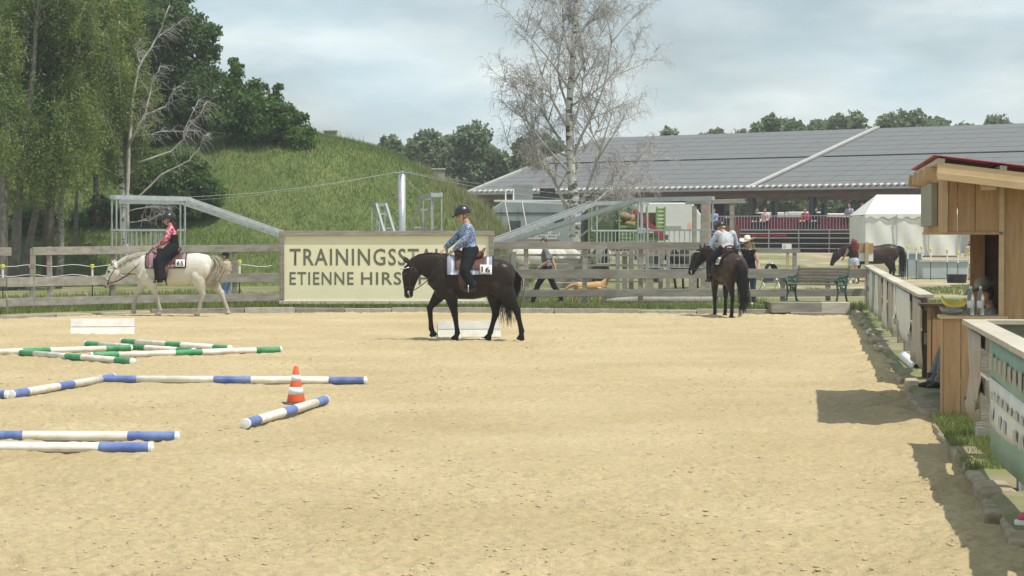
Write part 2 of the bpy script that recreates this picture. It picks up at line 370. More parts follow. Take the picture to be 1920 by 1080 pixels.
V = []; ks = [1.0, 1.004, 1.012, 1.03, 1.06, 1.1, 1.15, 1.22, 1.3, 1.4, 1.5, 1.6, 1.7, 1.8, 1.9, 2.0, 2.1, 2.2, 2.3, 2.4, 2.5, 2.6, 2.7, 2.8, 2.9, 3.05, 3.3, 3.8, 4.6, 6, 9, 15]
for i, k in enumerate(ks):
    for p in OL:
        q = OC + (p - OC) * k
        z = -.06 if i == 0 else (.07 if i == 1 else ground_h(q[0], q[1]) + (.03 * (float(vnoise(np.array([q[0] * .8]), np.array([q[1] * .8]), 5)[0])) if 2 < i < 20 else 0))
        V.append((q[0], q[1], z))
nO = len(OL)
F = [(i * nO + j, i * nO + (j + 1) % nO, (i + 1) * nO + (j + 1) % nO, (i + 1) * nO + j) for i in range(len(ks) - 1) for j in range(nO)]
tag(fast('ground', V, F, M['ground'], sm=True), kind='structure')

# ------------------------------------------------------------------ grass blades
M['blade'] = leafmat('grass_blade', (.1, .15, .035), (.27, .31, .1), .3)
M['blade_dry'] = leafmat('tall_grass_blade', (.055, .115, .025), (.26, .32, .1), .35)
def blades(name, pts, hmin, hmax, w, m, lean=.35, parent=None):
    pts = np.asarray(pts); n = len(pts); a = RNG.uniform(0, 2 * np.pi, n); h = RNG.uniform(hmin, hmax, n)
    d = np.stack([np.cos(a), np.sin(a), np.zeros(n)], 1); b_ = RNG.uniform(0, 2 * np.pi, n)
    ln = np.stack([np.cos(b_), np.sin(b_), np.zeros(n)], 1) * (RNG.uniform(0, lean, n) * h)[:, None]
    up = np.zeros((n, 3)); up[:, 2] = h
    V = np.stack([pts - d * w / 2, pts + d * w / 2, pts + ln + up], 1).reshape(-1, 3)
    return fast(name, V, np.arange(n * 3).reshape(n, 3), m, parent)
pts = []
for _ in range(26000):                                    # verge between side kerb and side fence and a little beyond
    y = 14 + 46 * random.random() ** 1.6; x = kerb_x(y) + .2 + random.random() * 1.0
    if vn1(x * 1.1, y * .55, 21) > -.1 and not (24 < y < 30.5): pts.append((x, y, .085))
for _ in range(9000):
    y = 18.5 + 5.5 * random.random(); x = fence_x(y) - .25 + random.random() * .7; pts.append((x, y, .085))
tag(blades('verge_grass', pts, .02, .075, .012, M['blade']), 'short grass on the verge along the side fence', 'grass', kind='stuff')
pts = []
for _ in range(52000):
    x = -19 + 32 * random.random(); y = back_y(x) + .45 + 19 * random.random() ** 1.7
    if x > 7 and y > 62: continue
    if vn1(x * .5, y * .4, 31) > -.22: pts.append((x, y, .09))
tag(blades('field_grass', pts, .05, .2, .035, M['blade']), 'rough green grass beyond the back fence', 'grass', kind='stuff')
pts = [(10 + 13 * random.random(), 62 + 36 * random.random(), .1) for _ in range(30000)]
pts = [p for p in pts if float(vnoise(np.array([p[0] * .35]), np.array([p[1] * .25]), 41)[0]) > .03]
tag(blades('yard_grass', pts, .03, .08, .04, M['blade']), 'patchy grass in the yard beside the water tanks', 'grass', kind='stuff')

# ------------------------------------------------------------------ kerbs
M['kerb'] = mat('kerb_stone', (.24, .19, .12), .95, (.42, .35, .24), 5, bump=.7, bscale=16)
kerb = thing('kerb', None, None); tag(kerb, kind='structure')
y = 14.2
while y < 57:
    ln = random.uniform(.55, 1.25); y1 = min(y + ln, 57.2); g = .05
    g = random.uniform(.03, .16); a = Vector((kerb_x(y) + .06 + random.uniform(-.06, .06), y, 0)); c = Vector((kerb_x(y1 - g) + .06 + random.uniform(-.06, .06), y1 - g, random.uniform(-.03, .03)))
    h = random.uniform(.02, .125); w = random.uniform(.14, .27); mid = (a + c) / 2
    o = MB().bar(a + Vector((0, 0, h - .14)), c + Vector((0, 0, h - .14 + random.uniform(-.02, .02))), w, .28).build('kerb_stone', M['kerb'], kerb, bevel=.03)
    y = y1
x = 7.4
while x > -12:
    ln = random.uniform(.9, 2.2); x1 = x - ln; g = .03
    a = Vector((x, back_y(x) + .08, 0)); c = Vector((x1 + g, back_y(x1 + g) + .08, 0)); h = random.uniform(.09, .135)
    if x < -8.5: h = .07
    MB().bar(a + Vector((0, 0, h - .14)), c + Vector((0, 0, h - .14)), .12, .28).build('kerb_board', M['grey_wood_h'] if random.random() < .4 else M['concrete'], kerb, bevel=.01)
    x = x1

# loose clods on the sand
CL = []
for k in range(20000):
    yy = 12.5 + 40 * random.random() ** 1.35; xx = random.uniform(-.235, .235) * yy + random.uniform(-1, 1)
    if xx > kerb_x(yy) - .1 or vn1(xx * .9, yy * .45, 51) + .5 * vn1(xx * 3.1, yy * 1.6, 52) < random.uniform(-.25, .45): continue
    zz = .035 * vn1(xx * .35, yy * .35, 1); r = .004 + .009 * random.random() ** 3; a_ = r * random.uniform(.9, 2.4); b_ = r * random.uniform(.8, 1.5); c_ = r * .7; zz = float('nan')
    CL.append((xx, yy, a_, b_, c_))
CL = np.array(CL); cz = sand_z(CL[:, 0], CL[:, 1]) + CL[:, 4] * .25
OCT = np.array([(1, 0, 0), (0, 1, 0), (-1, 0, 0), (0, -1, 0), (0, 0, 1), (0, 0, -1)], float); OF = np.array([(0, 1, 4), (1, 2, 4), (2, 3, 4), (3, 0, 4), (1, 0, 5), (2, 1, 5), (3, 2, 5), (0, 3, 5)])
Vc = np.stack([CL[:, 0], CL[:, 1], cz], 1)[:, None, :] + OCT[None] * CL[:, None, 2:5]; Fc = OF[None] + (np.arange(len(CL)) * 6)[:, None, None]
tag(fast('sand_clods', Vc.reshape(-1, 3), Fc.reshape(-1, 3), mat('clod', (.36, .285, .165), .95, (.5, .41, .25), 3)), 'small loose clods scattered on the arena sand', 'clods', kind='stuff')

# ------------------------------------------------------------------ the grassy hill
HPX = [200, 330, 430, 520, 590, 650, 720, 790, 840, 900, 930, 955, 975]
HPY = [306, 268, 252, 246, 250, 264, 284, 318, 350, 386, 415, 446, 478]
HD = 96.
hx = [(p - 960) / FPX * HD for p in HPX]; hz = [CAM_H + (440 - q) / FPX * HD for q in HPY]
HXS = np.linspace(-60, 5, 1301); HZS = np.interp(HXS, [-60, -26] + hx + [hx[-1] + .8], [1.5, 4.0] + hz + [-.4])
def hill_z(x, y):
    top = float(HZS[min(1300, max(0, int((x + 60) * 20)))])
    f = smooth(81.5, 95.5, y) if y < 97 else 1 - smooth(99, 112, y)
    bumps = .22 * vn1(x * .4, y * .4, 6) + .1 * vn1(x * 1.5, y * 1.5, 7)
    return -.3 + (top + .3) * f + bumps * min(1, f * 4) * min(1, max(0, top))
gx = np.linspace(-45, 1.6, 110); gy = np.linspace(80.5, 113, 70)
V = [(x, y, hill_z(x, y)) for y in gy for x in gx]; nx = len(gx)
F = [(i * nx + j, i * nx + j + 1, (i + 1) * nx + j + 1, (i + 1) * nx + j) for i in range(len(gy) - 1) for j in range(nx - 1)]
M['hill'] = mat('hill_grass', (.075, .115, .03), .95, (.155, .18, .06), .5, 6, bump=.8, bscale=5)
hill = fast('hill', V, F, M['hill'], sm=True); tag(hill, kind='structure')
pts = []
while len(pts) < 170000:
    x = random.uniform(-20, 1.0); y = random.uniform(81.5, 98)
    z = hill_z(x, y)
    if z > .12: pts.append((x, y, z - .03))
tag(blades('hill_grass', pts, .05, .24, .02, M['blade_dry'], 1.1), 'long wild grass covering the steep hill', 'grass', kind='stuff')

pts = []
while len(pts) < 4500:                                    # dry seed stalks on the right shoulder and scattered weeds
    if random.random() < .7: x = random.gauss(-1.6, 1.3); y = random.uniform(86, 98)
    else: x = random.uniform(-14, 0); y = random.uniform(83, 98)
    if x > 1 or (x < -4 and vn1(x * .6, y * .6, 61) < .12): continue
    z = hill_z(x, y)
    if z > .1: pts.append((x, y, z - .03))
tag(blades('dry_grass', pts, .2, .62, .022, leafmat('dry_stalk', (.2, .19, .08), (.45, .4, .22), .3), .5), 'tall dry seed stalks on the shoulder of the hill', 'grass', kind='stuff')
# ------------------------------------------------------------------ back fence
def back_fence_y(x): return float(np.interp(x, [-15.5, -12.1, -8.9, -6, 8.95], [52.4, 55.6, 59.2, 61.0, 59.0]))
def fpt(x, z, off=0.): return Vector((x, back_fence_y(x) - off, z))
bf = thing('paddock_fence', 'long weathered grey board fence closing the far side of the arena', 'fence', (0, 60, 0))
def part(mb, name, m, par, **k):
    o = mb.build(name, m, par, **k); o.matrix_parent_inverse = Matrix.Translation(par.location).inverted() if par.rotation_euler.z == 0 else par.matrix_basis.inverted()
    return o
X_of = lambda px, d: (px - 960) / FPX * d
posts = [(-60, 1.6), (115, 1.62), (141, 1.66), (236, 1.6), (379, 1.62), (437, 1.5), (523, 1.66), (930, 1.7), (988, 1.62), (1096, 1.68), (1132, .62), (1200, 1.78), (1340, 1.7), (1462, .98), (1545, .98)]
for px, h in posts:
    x = X_of(px, 60); y0 = back_fence_y(x) + .07; w = .12
    part(MB().bar((x, y0, -.1), (x + random.uniform(-.03, .03), y0, h), w, .1, up=(0, 1, 0)), 'post', M['grey_wood'], bf, bevel=.008)
def rail_run(x0, x1, z0, z1, seg, h=.19, mt='grey_wood_h'):
    n = max(1, round((x1 - x0) / seg)); 
    for i in range(n):
        a = x0 + (x1 - x0) * i / n; c = x0 + (x1 - x0) * (i + 1) / n - .012
        za = z0 + (z1 - z0) * i / n; zc = z0 + (z1 - z0) * (i + 1) / n; j = random.uniform(-.015, .015)
        part(MB().bar(fpt(a, za + j), fpt(c, zc + j * .4), .045, h * random.uniform(.93, 1.05)), 'rail', M[mt], bf, bevel=.006)
rail_run(-15, -11.9, 1.55, 1.55, 3.2, .2); rail_run(-11.5, -6.0, 1.55, 1.6, 2.75)
rail_run(-15, -6.0, .82, .84, 3.0, .23); rail_run(-15, -6.0, .33, .33, 3.0, .2)
rail_run(-.45, 5.3, 1.69, 1.66, 2.9, .2); rail_run(-.45, 8.9, .93, .98, 3.1, .235); rail_run(-.45, 8.9, .43, .5, 3.1, .19)
cp = Vector((8.95, 59.0, 0))
part(MB().bar((8.98, 59.03, -.1), (8.98, 59.03, 1.2), .14, .14, up=(0, 1, 0)), 'corner_post', M['grey_wood'], bf, bevel=.01)

# lettered banner board in front of the fence
M['banner'] = mat('cream_banner', (.8, .77, .52), .6, (.86, .83, .6), 1.2, bump=.04)
M['letter'] = mat('grey_green_letter', (.13, .15, .1), .6)
bx0, bx1, by = X_of(525, 59.6), X_of(925, 59.6), 59.6; bz0, bz1 = P(0, 570, by).z, P(0, 433, by).z
bn = thing('banner_board', 'long cream banner in a grey timber frame with dark capital letters', 'banner', ((bx0 + bx1) / 2, by, 0))
part(MB().sheet([[(bx0 + .1 + (bx1 - bx0 - .2) * j / 40, by, bz0 + .08 + (bz1 - bz0 - .2) * i / 3) for j in range(41)] for i in range(4)], (0, .02, 0)), 'canvas', M['banner'], bn, sm=False)
part(MB().box(((bx0 + bx1) / 2, by - .01, bz1 - .06), (bx1 - bx0 + .04, .1, .12)), 'frame_top', M['grey_wood_h'], bn, bevel=.008)
part(MB().box(((bx0 + bx1) / 2, by - .01, bz0 + .04), (bx1 - bx0 + .04, .1, .09)), 'frame_bottom', M['pale_wood'], bn, bevel=.008)
for x in (bx0 + .05, bx1 - .05):
    part(MB().box((x, by - .012, (bz0 + bz1) / 2), (.12, .09, bz1 - bz0 - .2)), 'frame_side', M['grey_wood'], bn, bevel=.008)
for x in (bx0 + .3, (bx0 + bx1) / 2, bx1 - .3):
    part(MB().box((x, by + .09, .95), (.1, .1, 2.1)), 'support_post', M['grey_wood'], bn)
for line, (pa, pb, yt, yb) in (('TRAININGSSTALL', (543, 851, 466, 498)), ('ETIENNE', (543, 663, 510, 534)), ('HIRSCH', (677, 806, 510, 534))):
    q0 = P(pa, yb, by); q1 = P(pb, yt, by)
    o = text_obj(line, 'lettering', M['letter'], bn, (q0.x, by - .005, q0.z), (1, 0, 0), (0, 0, 1), q1.z - q0.z, q1.x - q0.x, bold=.014, spacing=1.14)
    o.matrix_parent_inverse = Matrix.Translation(bn.location).inverted()

# ------------------------------------------------------------------ side fence (far stretch, hung with worn banners)
sf = thing('side_fence', 'weathered side fence hung with torn pale banners, running to the corner post', 'fence', (fence_x(45), 45, 0))
def sp(y, z, off=0.): return Vector((fence_x(y) + off * A_N.x, y + off * A_N.y, z))
def side_rail(par, y0, y1, z, w, h, mt, name, seg=4.2, off=0.):
    n = max(1, round((y1 - y0) / seg))
    for i in range(n):
        a = y0 + (y1 - y0) * i / n; c = y0 + (y1 - y0) * (i + 1) / n - .015; j = random.uniform(-.012, .012)
        part(MB().bar(sp(a, z + j, off), sp(c, z + j * .5, off), w, h), name, M[mt], par, bevel=.006)
side_rail(sf, 30.05, 58.9, 1.16, .2, .045, 'pale_wood', 'cap_rail'); side_rail(sf, 30.1, 58.9, 1.05, .04, .15, 'grey_wood_h', 'rail')
side_rail(sf, 30.1, 58.9, .62, .04, .15, 'grey_wood_h', 'rail')
for y in np.arange(32.2, 58.5, 2.6):
    part(MB().bar(sp(y, -.1, .08), sp(y, 1.13, .08), .12, .1, up=(0, 1, 0)), 'post', M['grey_wood'], sf, bevel=.008)
def hung(par, y0, y1, z0, z1, m, name='banner', wav=.03, tear=0., off=-.06):
    n = 14; grid = []
    for i in range(6):
        f = i / 5; row = []
        for j in range(n + 1):
            g = j / n; y = y0 + (y1 - y0) * g
            zb = z0 + tear * (.5 + .5 * math.sin(g * 7 + y0)) * (1 if f < .2 else 0)
            row.append(sp(y, zb + (z1 - zb) * f, off - wav * math.sin(g * 9 + f * 3 + y0) * (1 - f)))
        grid.append(row)
    return part(MB().sheet(grid, A_N * .006), name, m, par, sm=True)
M['pale_banner'] = mat('faded_banner', (.6, .6, .55), .6, (.74, .74, .69), 2.2, bump=.12)
M['brown_banner'] = mat('faded_brown_banner', (.38, .32, .25), .65, (.52, .47, .39), 3, bump=.12)
M['green_banner'] = mat('green_banner', (.2, .33, .25), .6, (.29, .4, .31), 2)
hung(sf, 30.1, 32.6, .2, 1.1, M['brown_banner'], tear=.08); hung(sf, 33.6, 38.6, .34, 1.1, M['pale_banner'], tear=.22); hung(sf, 39.0, 39.9, .3, 1.1, M['pale_banner'], tear=.3); hung(sf, 40.4, 42.4, .2, 1.1, M['brown_banner'], tear=.2); hung(sf, 48.6, 50.8, .2, 1.1, M['pale_banner'], tear=.2)
hung(sf, 43.2, 45.4, .14, 1.1, M['pale_banner'], tear=.1); hung(sf, 46.6, 48.3, .2, 1.1, M['brown_banner'], tear=.15); hung(sf, 51.2, 53.2, .2, 1.1, M['green_banner'], tear=.1); hung(sf, 53.3, 55.4, .16, 1.1, M['pale_banner'])

# near stretch with the green banner and its return rail
nf = thing('side_fence', 'near stretch of side fence with green and white banner and flat top rail', 'fence', (fence_x(18), 18, 0))
side_rail(nf, 11.5, 21.5, 1.15, .2, .045, 'pale_wood', 'cap_rail', 5); side_rail(nf, 11.5, 21.5, 1.05, .04, .15, 'grey_wood_h', 'rail', 5); side_rail(nf, 11.5, 21.5, .66, .04, .15, 'grey_wood_h', 'rail', 5)
for y in (12.2, 14.6, 17.0, 19.4, 21.4):
    part(MB().bar(sp(y, .02, .08), sp(y, 1.12, .08), .14, .1, up=(0, 1, 0)), 'post', M['grey_wood'], nf, bevel=.008)
    part(MB().box(sp(y, .14, .02), (.012, .2, .12), -.126), 'post_bracket', M['steel'], nf)
hung(nf, 19.75, 21.35, .3, 1.1, M['brown_banner'], tear=.25, wav=.05)
gb = hung(nf, 13.2, 18.75, .24, 1.12, M['green_banner'], wav=.02)
hung(nf, 13.25, 18.7, .46, .82, M['pale_banner'], 'banner_panel', wav=.02, off=-.068)
M['red_print'] = mat('red_print', (.38, .34, .29), .6); M['dark_print'] = mat('dark_print', (.44, .45, .41), .6)
for k in range(11):                       # worn lettering, no longer legible
    y = 18.3 - k * .42
    part(MB().box(sp(y, .96, -.085), (.004, .26, .1 + .03 * (k % 3 == 0)), -.126), 'print', M['red_print'], nf)
    part(MB().box(sp(y - .1, .7, -.085), (.004, .3 if k % 4 else .18, .055), -.126), 'print', M['dark_print'], nf)
    if k % 3 != 1: part(MB().box(sp(y - .05, .55, -.088), (.004, .22, .09), -.126), 'print', M['dark_print'], nf)
a = sp(21.52, 1.15, .1)
part(MB().bar(a, a + A_N * 3.4, .16, .045), 'cap_rail', M['pale_wood'], nf, bevel=.006)
part(MB().bar(a + Vector((0, .02, -.12)), a + A_N * 3.4 + Vector((0, .02, -.12)), .04, .18), 'rail', M['grey_wood_h'], nf)
part(MB().bar(a + Vector((0, .02, -.5)), a + A_N * 3.4 + Vector((0, .02, -.5)), .04, .14), 'rail', M['grey_wood_h'], nf)
for k in (1.6, 3.2): part(MB().bar(a + A_N * k + Vector((0, .06, -1.1)), a + A_N * k + Vector((0, .06, -.04)), .12, .1, up=(0, 1, 0)), 'post', M['grey_wood'], nf)

# ------------------------------------------------------------------ wooden booth
B0 = Vector((4.42, 24.0, 0)); RZ = -math.atan2(A_DIR.x, A_DIR.y)
bo = thing('wooden_booth', 'new timber judges booth with red roof and open serving side', 'booth', B0, RZ)
def bpart(mb, name, m, **k): return mb.build(name, m, bo, **k)
def planks(x0, x1, z0, z1, y, m, wmin=.12, wmax=.26, top=None, th=.024, name='plank'):
    x = x0
    while x < x1 - .02:
        w = min(random.uniform(wmin, wmax), x1 - x)
        if x1 - (x + w) < .06: w = x1 - x
        zt = z1 if top is None else top(x + w / 2)
        bpart(MB().box((x + w / 2, y + random.uniform(-.003, .003), (z0 + zt) / 2), (w - .006, th, zt - z0)), name, m, bevel=.003)
        x += w
rt = lambda x: 2.655 - .125 * x                              # underside of the roof
planks(.56, 3.6, .12, 2.6, .03, M['plank'], .2, .34, rt)    # wall towards the camera
bpart(MB().box((.575, .0, 1.3), (.05, .05, 2.42)), 'corner_post', M['plank_light'])
planks(.03, .56, 1.98, 2.6, .0, M['plank'], .1, .2, rt)     # valance towards the camera
y = 0.02                                                    # valance along the arena
while y < 4.1:
    w = random.uniform(.16, .26); w = min(w, 4.12 - y)
    bpart(MB().box((.0, y + w / 2, 2.32), (.024, w - .006, .7)), 'plank', M['plank'], bevel=.003); y += w
bpart(MB().box((.28, .0, 1.965), (.62, .05, .03)), 'valance_sill', M['plank']); bpart(MB().box((.0, 2.08, 1.965), (.05, 4.05, .03)), 'valance_sill', M['plank'])
bpart(MB().box((.0, -.012, 2.3), (.06, .05, .66)), 'valance_post', M['plank_light'])
bpart(MB().box((-.05, 2.1, 2.27), (.07, 2.3, .46)), 'grey_panel', mat('grey_panel', (.24, .24, .2), .7, (.3, .3, .25), 5), bevel=.01)
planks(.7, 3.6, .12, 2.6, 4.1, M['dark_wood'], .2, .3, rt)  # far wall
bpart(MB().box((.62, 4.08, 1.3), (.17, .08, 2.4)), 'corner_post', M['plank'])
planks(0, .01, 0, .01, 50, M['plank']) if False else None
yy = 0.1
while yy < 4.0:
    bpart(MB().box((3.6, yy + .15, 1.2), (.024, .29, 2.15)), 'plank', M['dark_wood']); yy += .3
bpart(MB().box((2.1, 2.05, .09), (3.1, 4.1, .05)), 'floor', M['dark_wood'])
# counter
planks(.0, .54, .1, 1.09, .0, M['plank_light'] if False else M['plank'], .09, .2)
yy = .02
for w in (.2, .22): bpart(MB().box((.0, yy + w / 2, .6), (.024, w - .006, .98)), 'plank', M['plank']); yy += w
bpart(MB().box((.3, .22, 1.105), (.68, .56, .03)), 'counter_top', M['plank_light'], bevel=.004)
# roof: red sheet on battens and rafters
sl = math.atan(.125); rot = Matrix.Rotation(sl, 3, 'Y')
def rz_(x): return 2.755 - .125 * (x + .22)
bpart(MB().sheet([[(x, y, rz_(x) + .005 * math.cos((y + 9) * 24)) for y in np.arange(-.52, 4.75, .065)] for x in (-.13, 4.2)], (0, 0, .008)), 'roof_sheet', M['red_sheet'])
for x in (-.06, .55, 1.25, 1.95, 2.65, 3.4): bpart(MB().box((x, 2.1, rz_(x) - .045), (.07, 5.2, .05), rot), 'roof_batten', M['pale_wood'])
for y in (-.46, .9, 2.2, 3.4, 4.6):
    bpart(MB().bar((-.17 if y > 0 else -.1, y, rz_(-.15) - .14), (4.1, y, rz_(4.1) - .14), .08, .14), 'rafter', M['plank_light'], bevel=.004)
bpart(MB().bar((-.1, -.5, rz_(-.1) - .2), (4.1, -.5, rz_(4.1) - .2), .03, .075), 'barge_board', M['plank_light'], bevel=.003)
bpart(MB().box((.42, -.2, 2.46), (.13, .55, .12)), 'beam_end', M['plank_light'], bevel=.004)

# low counter wall at the end of the far fence stretch
lc = thing('low_counter', 'low brown timber counter with a dark knee hole at the fence end', 'counter', Vector((fence_x(30), 29.95, 0)), RZ)
MB().box((.55, 0, 1.06), (1.3, .5, .035)).build('counter_top', M['dark_wood'], lc, bevel=.004)
for x, w in ((.02, .05), (.14, .16), (.98, .2), (1.17, .1)): MB().box((x, -.2, .57), (w, .03, .94)).build('plank', M['plank'], lc)
MB().box((.55, .2, .57), (1.2, .03, .94)).build('back_panel', M['dark_wood'], lc)
MB().box((.55, -.2, .97), (1.0, .03, .14)).build('apron', M['plank'], lc)

# things on the booth counter
def bworld(x, y, z): return B0 + A_N * x + A_DIR * y + Vector((0, 0, z))
M['clear'] = mat('clear_plastic', (.8, .85, .85), .1, spec=.5); M['clear'].node_tree.nodes['Principled BSDF'].inputs['Transmission Weight'].default_value = .85
M['label_paper'] = mat('bottle_label', (.75, .77, .8), .6); M['banana'] = mat('banana', (.72, .5, .06), .5, (.78, .58, .12), 8)
bw = thing('glass_bowl', 'clear bowl holding bananas on the booth counter', 'bowl', bworld(.1, .2, 1.122))
MB().lathe([(.05, 0), (.09, .012), (.125, .05), (.14, .085), (.134, .085), (.118, .052), (.085, .02), (.0, .016)], 20).build('shell', M['clear'], bw, sm=True)
bt = thing('banana_bunch', 'ripe yellow bananas lying in the clear bowl', 'bananas', bworld(.1, .2, 1.15))
for k in range(4):
    a = -.5 + k * .33; pts = [Vector((-.13 * math.cos(t) + .02, (-.04 + k * .028), .15 - .10 * math.sin(t) + .012 * k)) for t in np.linspace(.15, 2.75, 9)]
    MB().tube(pts, [.006, .015, .019, .02, .02, .02, .018, .012, .005], 8).build('banana', M['banana'], bt, sm=True)
for i, x in enumerate((.29, .39)):
    b_ = thing('water_bottle', 'clear plastic water bottle on the booth counter by the wall' if i else 'clear plastic water bottle on the booth counter beside the fruit bowl', 'bottle', bworld(x - .01, .17, 1.12), group='water bottles on the counter')
    MB().lathe([(.001, 0), (.036, .004), (.038, .02), (.036, .09), (.038, .17), (.036, .2), (.02, .245), (.013, .26), (.013, .28)], 16).build('bottle', M['clear'], b_, sm=True)
    MB().lathe([(.0375, .075), (.0392, .077), (.0392, .15), (.0375, .152)], 16).build('label', M['label_paper'], b_, sm=True)
    MB().lathe([(.015, .275), (.016, .278), (.016, .3), (.001, .302)], 12).build('cap', M['label_paper'], b_, sm=True)

# white tube lying on the verge
t0 = G(1694, 668, .13); t1 = G(1718, 688, .13)
tb = thing('rolled_tube', 'thick white tube lying in the grass under the pale banner', 'tube', (t0 + t1) / 2)
part(MB().tube([t0, t0 + (t1 - t0) * .02, t1 - (t1 - t0) * .02, t1], [.06, .075, .075, .06], 14), 'roll', M['white_plastic'], tb, sm=True)
part(MB().tube([t1, t1 + (t1 - t0).normalized() * .012], [.04, .04], 12), 'core', M['black'], tb)

# red canvas shoe at the edge
sh = G(1948, 985, .12)
s_ = thing('canvas_shoe', 'red canvas shoe with white rubber toe edge beside the kerb', 'shoe', sh, math.radians(170))
up = MB(); up.tube([(.13, 0, .045), (.1, 0, .05), (.03, 0, .058), (-.06, 0, .07), (-.13, 0, .075), (-.155, 0, .06)], [(.028, .02), (.043, .032), (.047, .042), (.042, .055), (.04, .06), (.03, .045)], 14, lat=(0, 1, 0))
M['red_canvas'] = mat('red_canvas', (.5, .1, .13), .8, (.58, .15, .17), 20); blob(up, 'upper', M['red_canvas'], s_, .006, 4)
so = [(.152 * math.cos(a) * (1 if math.cos(a) > 0 else 1.06), .05 * math.sin(a) * (1 if math.cos(a) > 0 else .85), 0) for a in np.linspace(0, 2 * math.pi, 28, endpoint=False)]
MB().prism(so, (0, 0, .034)).build('sole', M['white_plastic'], s_, bevel=.006)

# ------------------------------------------------------------------ poles, cone, cavaletti boards
M['blue'] = mat('blue_paint', (.07, .12, .36), .6, (.19, .26, .5), 5); M['green'] = mat('green_paint', (.03, .2, .075), .55, (.1, .34, .16), 5)
M['pole_white'] = mat('pole_white', (.56, .52, .43), .55, (.8, .79, .73), 5)
def pole(a, c, colour, label, name='ground_pole', length=3.45, fix='a'):
    a = Vector(a); c = Vector(c); dr = (c - a).normalized()
    if fix == 'a': c = a + dr * length
    elif fix == 'c': a = c - dr * length
    r = .048; z = r + .004
    pr = thing(name, label, 'pole', (a + c) / 2 + Vector((0, 0, z)), math.atan2(dr.y, dr.x), 'striped poles lying on the sand')
    Lh = length / 2
    MB().tube([(-Lh + .02, 0, 0), (Lh - .02, 0, 0)], r, 20, up=(0, 0, 1)).build('shaft', M['pole_white'], pr, sm=False).data.polygons.foreach_set('use_smooth', [True] * 20 + [False] * 2)
    s = length / 3.56
    for x0, x1 in ((-Lh + .035, -Lh + .5 * s), (-.25 * s, .25 * s), (Lh - .5 * s, Lh - .035)):
        MB().tube([(x0, 0, 0), (x1, 0, 0)], r + .0012, 20, up=(0, 0, 1), cap=False).build('stripe', M[colour], pr, sm=True)
    for sg in (-1, 1):
        cpm = MB().tube([(sg * (Lh - .035), 0, 0), (sg * (Lh - .004), 0, 0), (sg * Lh, 0, 0)], [r + .004, r + .004, r - .004], 20, up=(0, 0, 1))
        cpm.tube([(sg * Lh, 0, 0), (sg * (Lh + .004), 0, 0)], [r * .62, r * .62], 16, up=(0, 0, 1)); cpm.tube([(sg * Lh, 0, 0), (sg * (Lh + .008), 0, 0)], [r * .25, r * .25], 10, up=(0, 0, 1))
        cpm.build('end_cap', M['white_plastic'], pr)
    return pr
pole(G(688, 721), G(182, 718), 'blue', 'blue and white pole lying crosswise behind the traffic cone', fix='a', length=3.55)
pole(G(20, 748), G(187, 719), 'blue', 'blue and white pole slanting away to the end of the crosswise blue pole')
pole(G(460, 804), G(614, 757), 'blue', 'blue and white pole slanting away directly in front of the traffic cone')
pole(G(336, 829), G(-300, 826), 'blue', 'rear of two parallel blue and white poles lying close together')
pole(G(287, 851), G(-300, 847), 'blue', 'front of two parallel blue and white poles lying close together')
pole(G(16, 748), G(-300, 742), 'blue', 'blue and white pole end reaching the foot of the slanting blue pole')
gd = Vector((2.4, -2.8, 0)).normalized(); ge = Vector((2.64, 1.9, 0)).normalized()
q = G(250, 684); pole(q, q - gd, 'green', 'front slanting green and white pole with round end cap facing out')
q = G(161, 650); pole(q, q + gd, 'green', 'middle slanting green and white pole of the green star')
q = G(229, 645); pole(q, q + gd, 'green', 'rearmost slanting green and white pole of the green star')
q = G(527, 661); pole(q, q - ge, 'green', 'green and white pole lying crosswise, pointing towards the dark horse')
q = G(247, 658); pole(q, q - ge, 'green', 'green and white pole lying crosswise, leaving the picture beside the white board block')

q = G(555, 757); cn = thing('traffic_cone', 'orange traffic cone with two white bands standing by a blue pole', 'cone', q)
M['orange'] = mat('orange_plastic', (.75, .1, .03), .5, (.82, .15, .05), 6); M['reflect'] = mat('white_band', (.72, .74, .76), .5, (.8, .8, .8), 9)
MB().lathe([(.105, .015), (.108, .03), (.024, .43), (.02, .436), (.001, .437)], 24).build('cone', M['orange'], cn, sm=True)
for z0, z1 in ((.11, .195), (.265, .335)):
    f = lambda z: .108 - (.084) * (z - .03) / .4 + .002
    MB().lathe([(f(z0) - .003, z0), (f(z0), z0), (f(z1), z1), (f(z1) - .003, z1)], 24).build('band', M['reflect'], cn, sm=True)
MB().box((0, 0, .008), (.27, .27, .02), .4).build('foot', M['black'] if False else mat('dark_foot', (.12, .1, .08), .7), cn, bevel=.008)

def cavaletti(px0, px1, py, label, rz):
    a, c = G(px0, py), G(px1, py); ln = (c - a).length
    cv = thing('board_block', label, 'jump block', (a + c) / 2, rz, 'white board blocks')
    tl = .12; h = .31
    for sgn, n in ((-1, 1), (1, 1)):
        for z0, z1 in ((.01, .145), (.16, .31)):
            y0 = sgn * (tl * (1 - z0 / .33) + .02); y1 = sgn * (tl * (1 - z1 / .33) + .02)
            d = Vector((0, sgn * .02, .006))
            MB().prism([(-ln / 2, y0, z0), (ln / 2, y0, z0), (ln / 2, y1, z1), (-ln / 2, y1, z1)], -d).build('board', M['white_paint'], cv)
    for x in (-ln / 2 + .03, ln / 2 - .03):
        MB().prism([(x, -.11, .0), (x, .11, 0), (x, .01, .3), (x, -.01, .3)], (.02, 0, 0)).build('end_panel', M['white_paint'], cv)
    return cv
cavaletti(134, 252, 627, 'white board block standing alone in front of the grey horse', .12)
cavaletti(820, 938, 632, 'white board block standing behind the legs of the dark horse', .12)

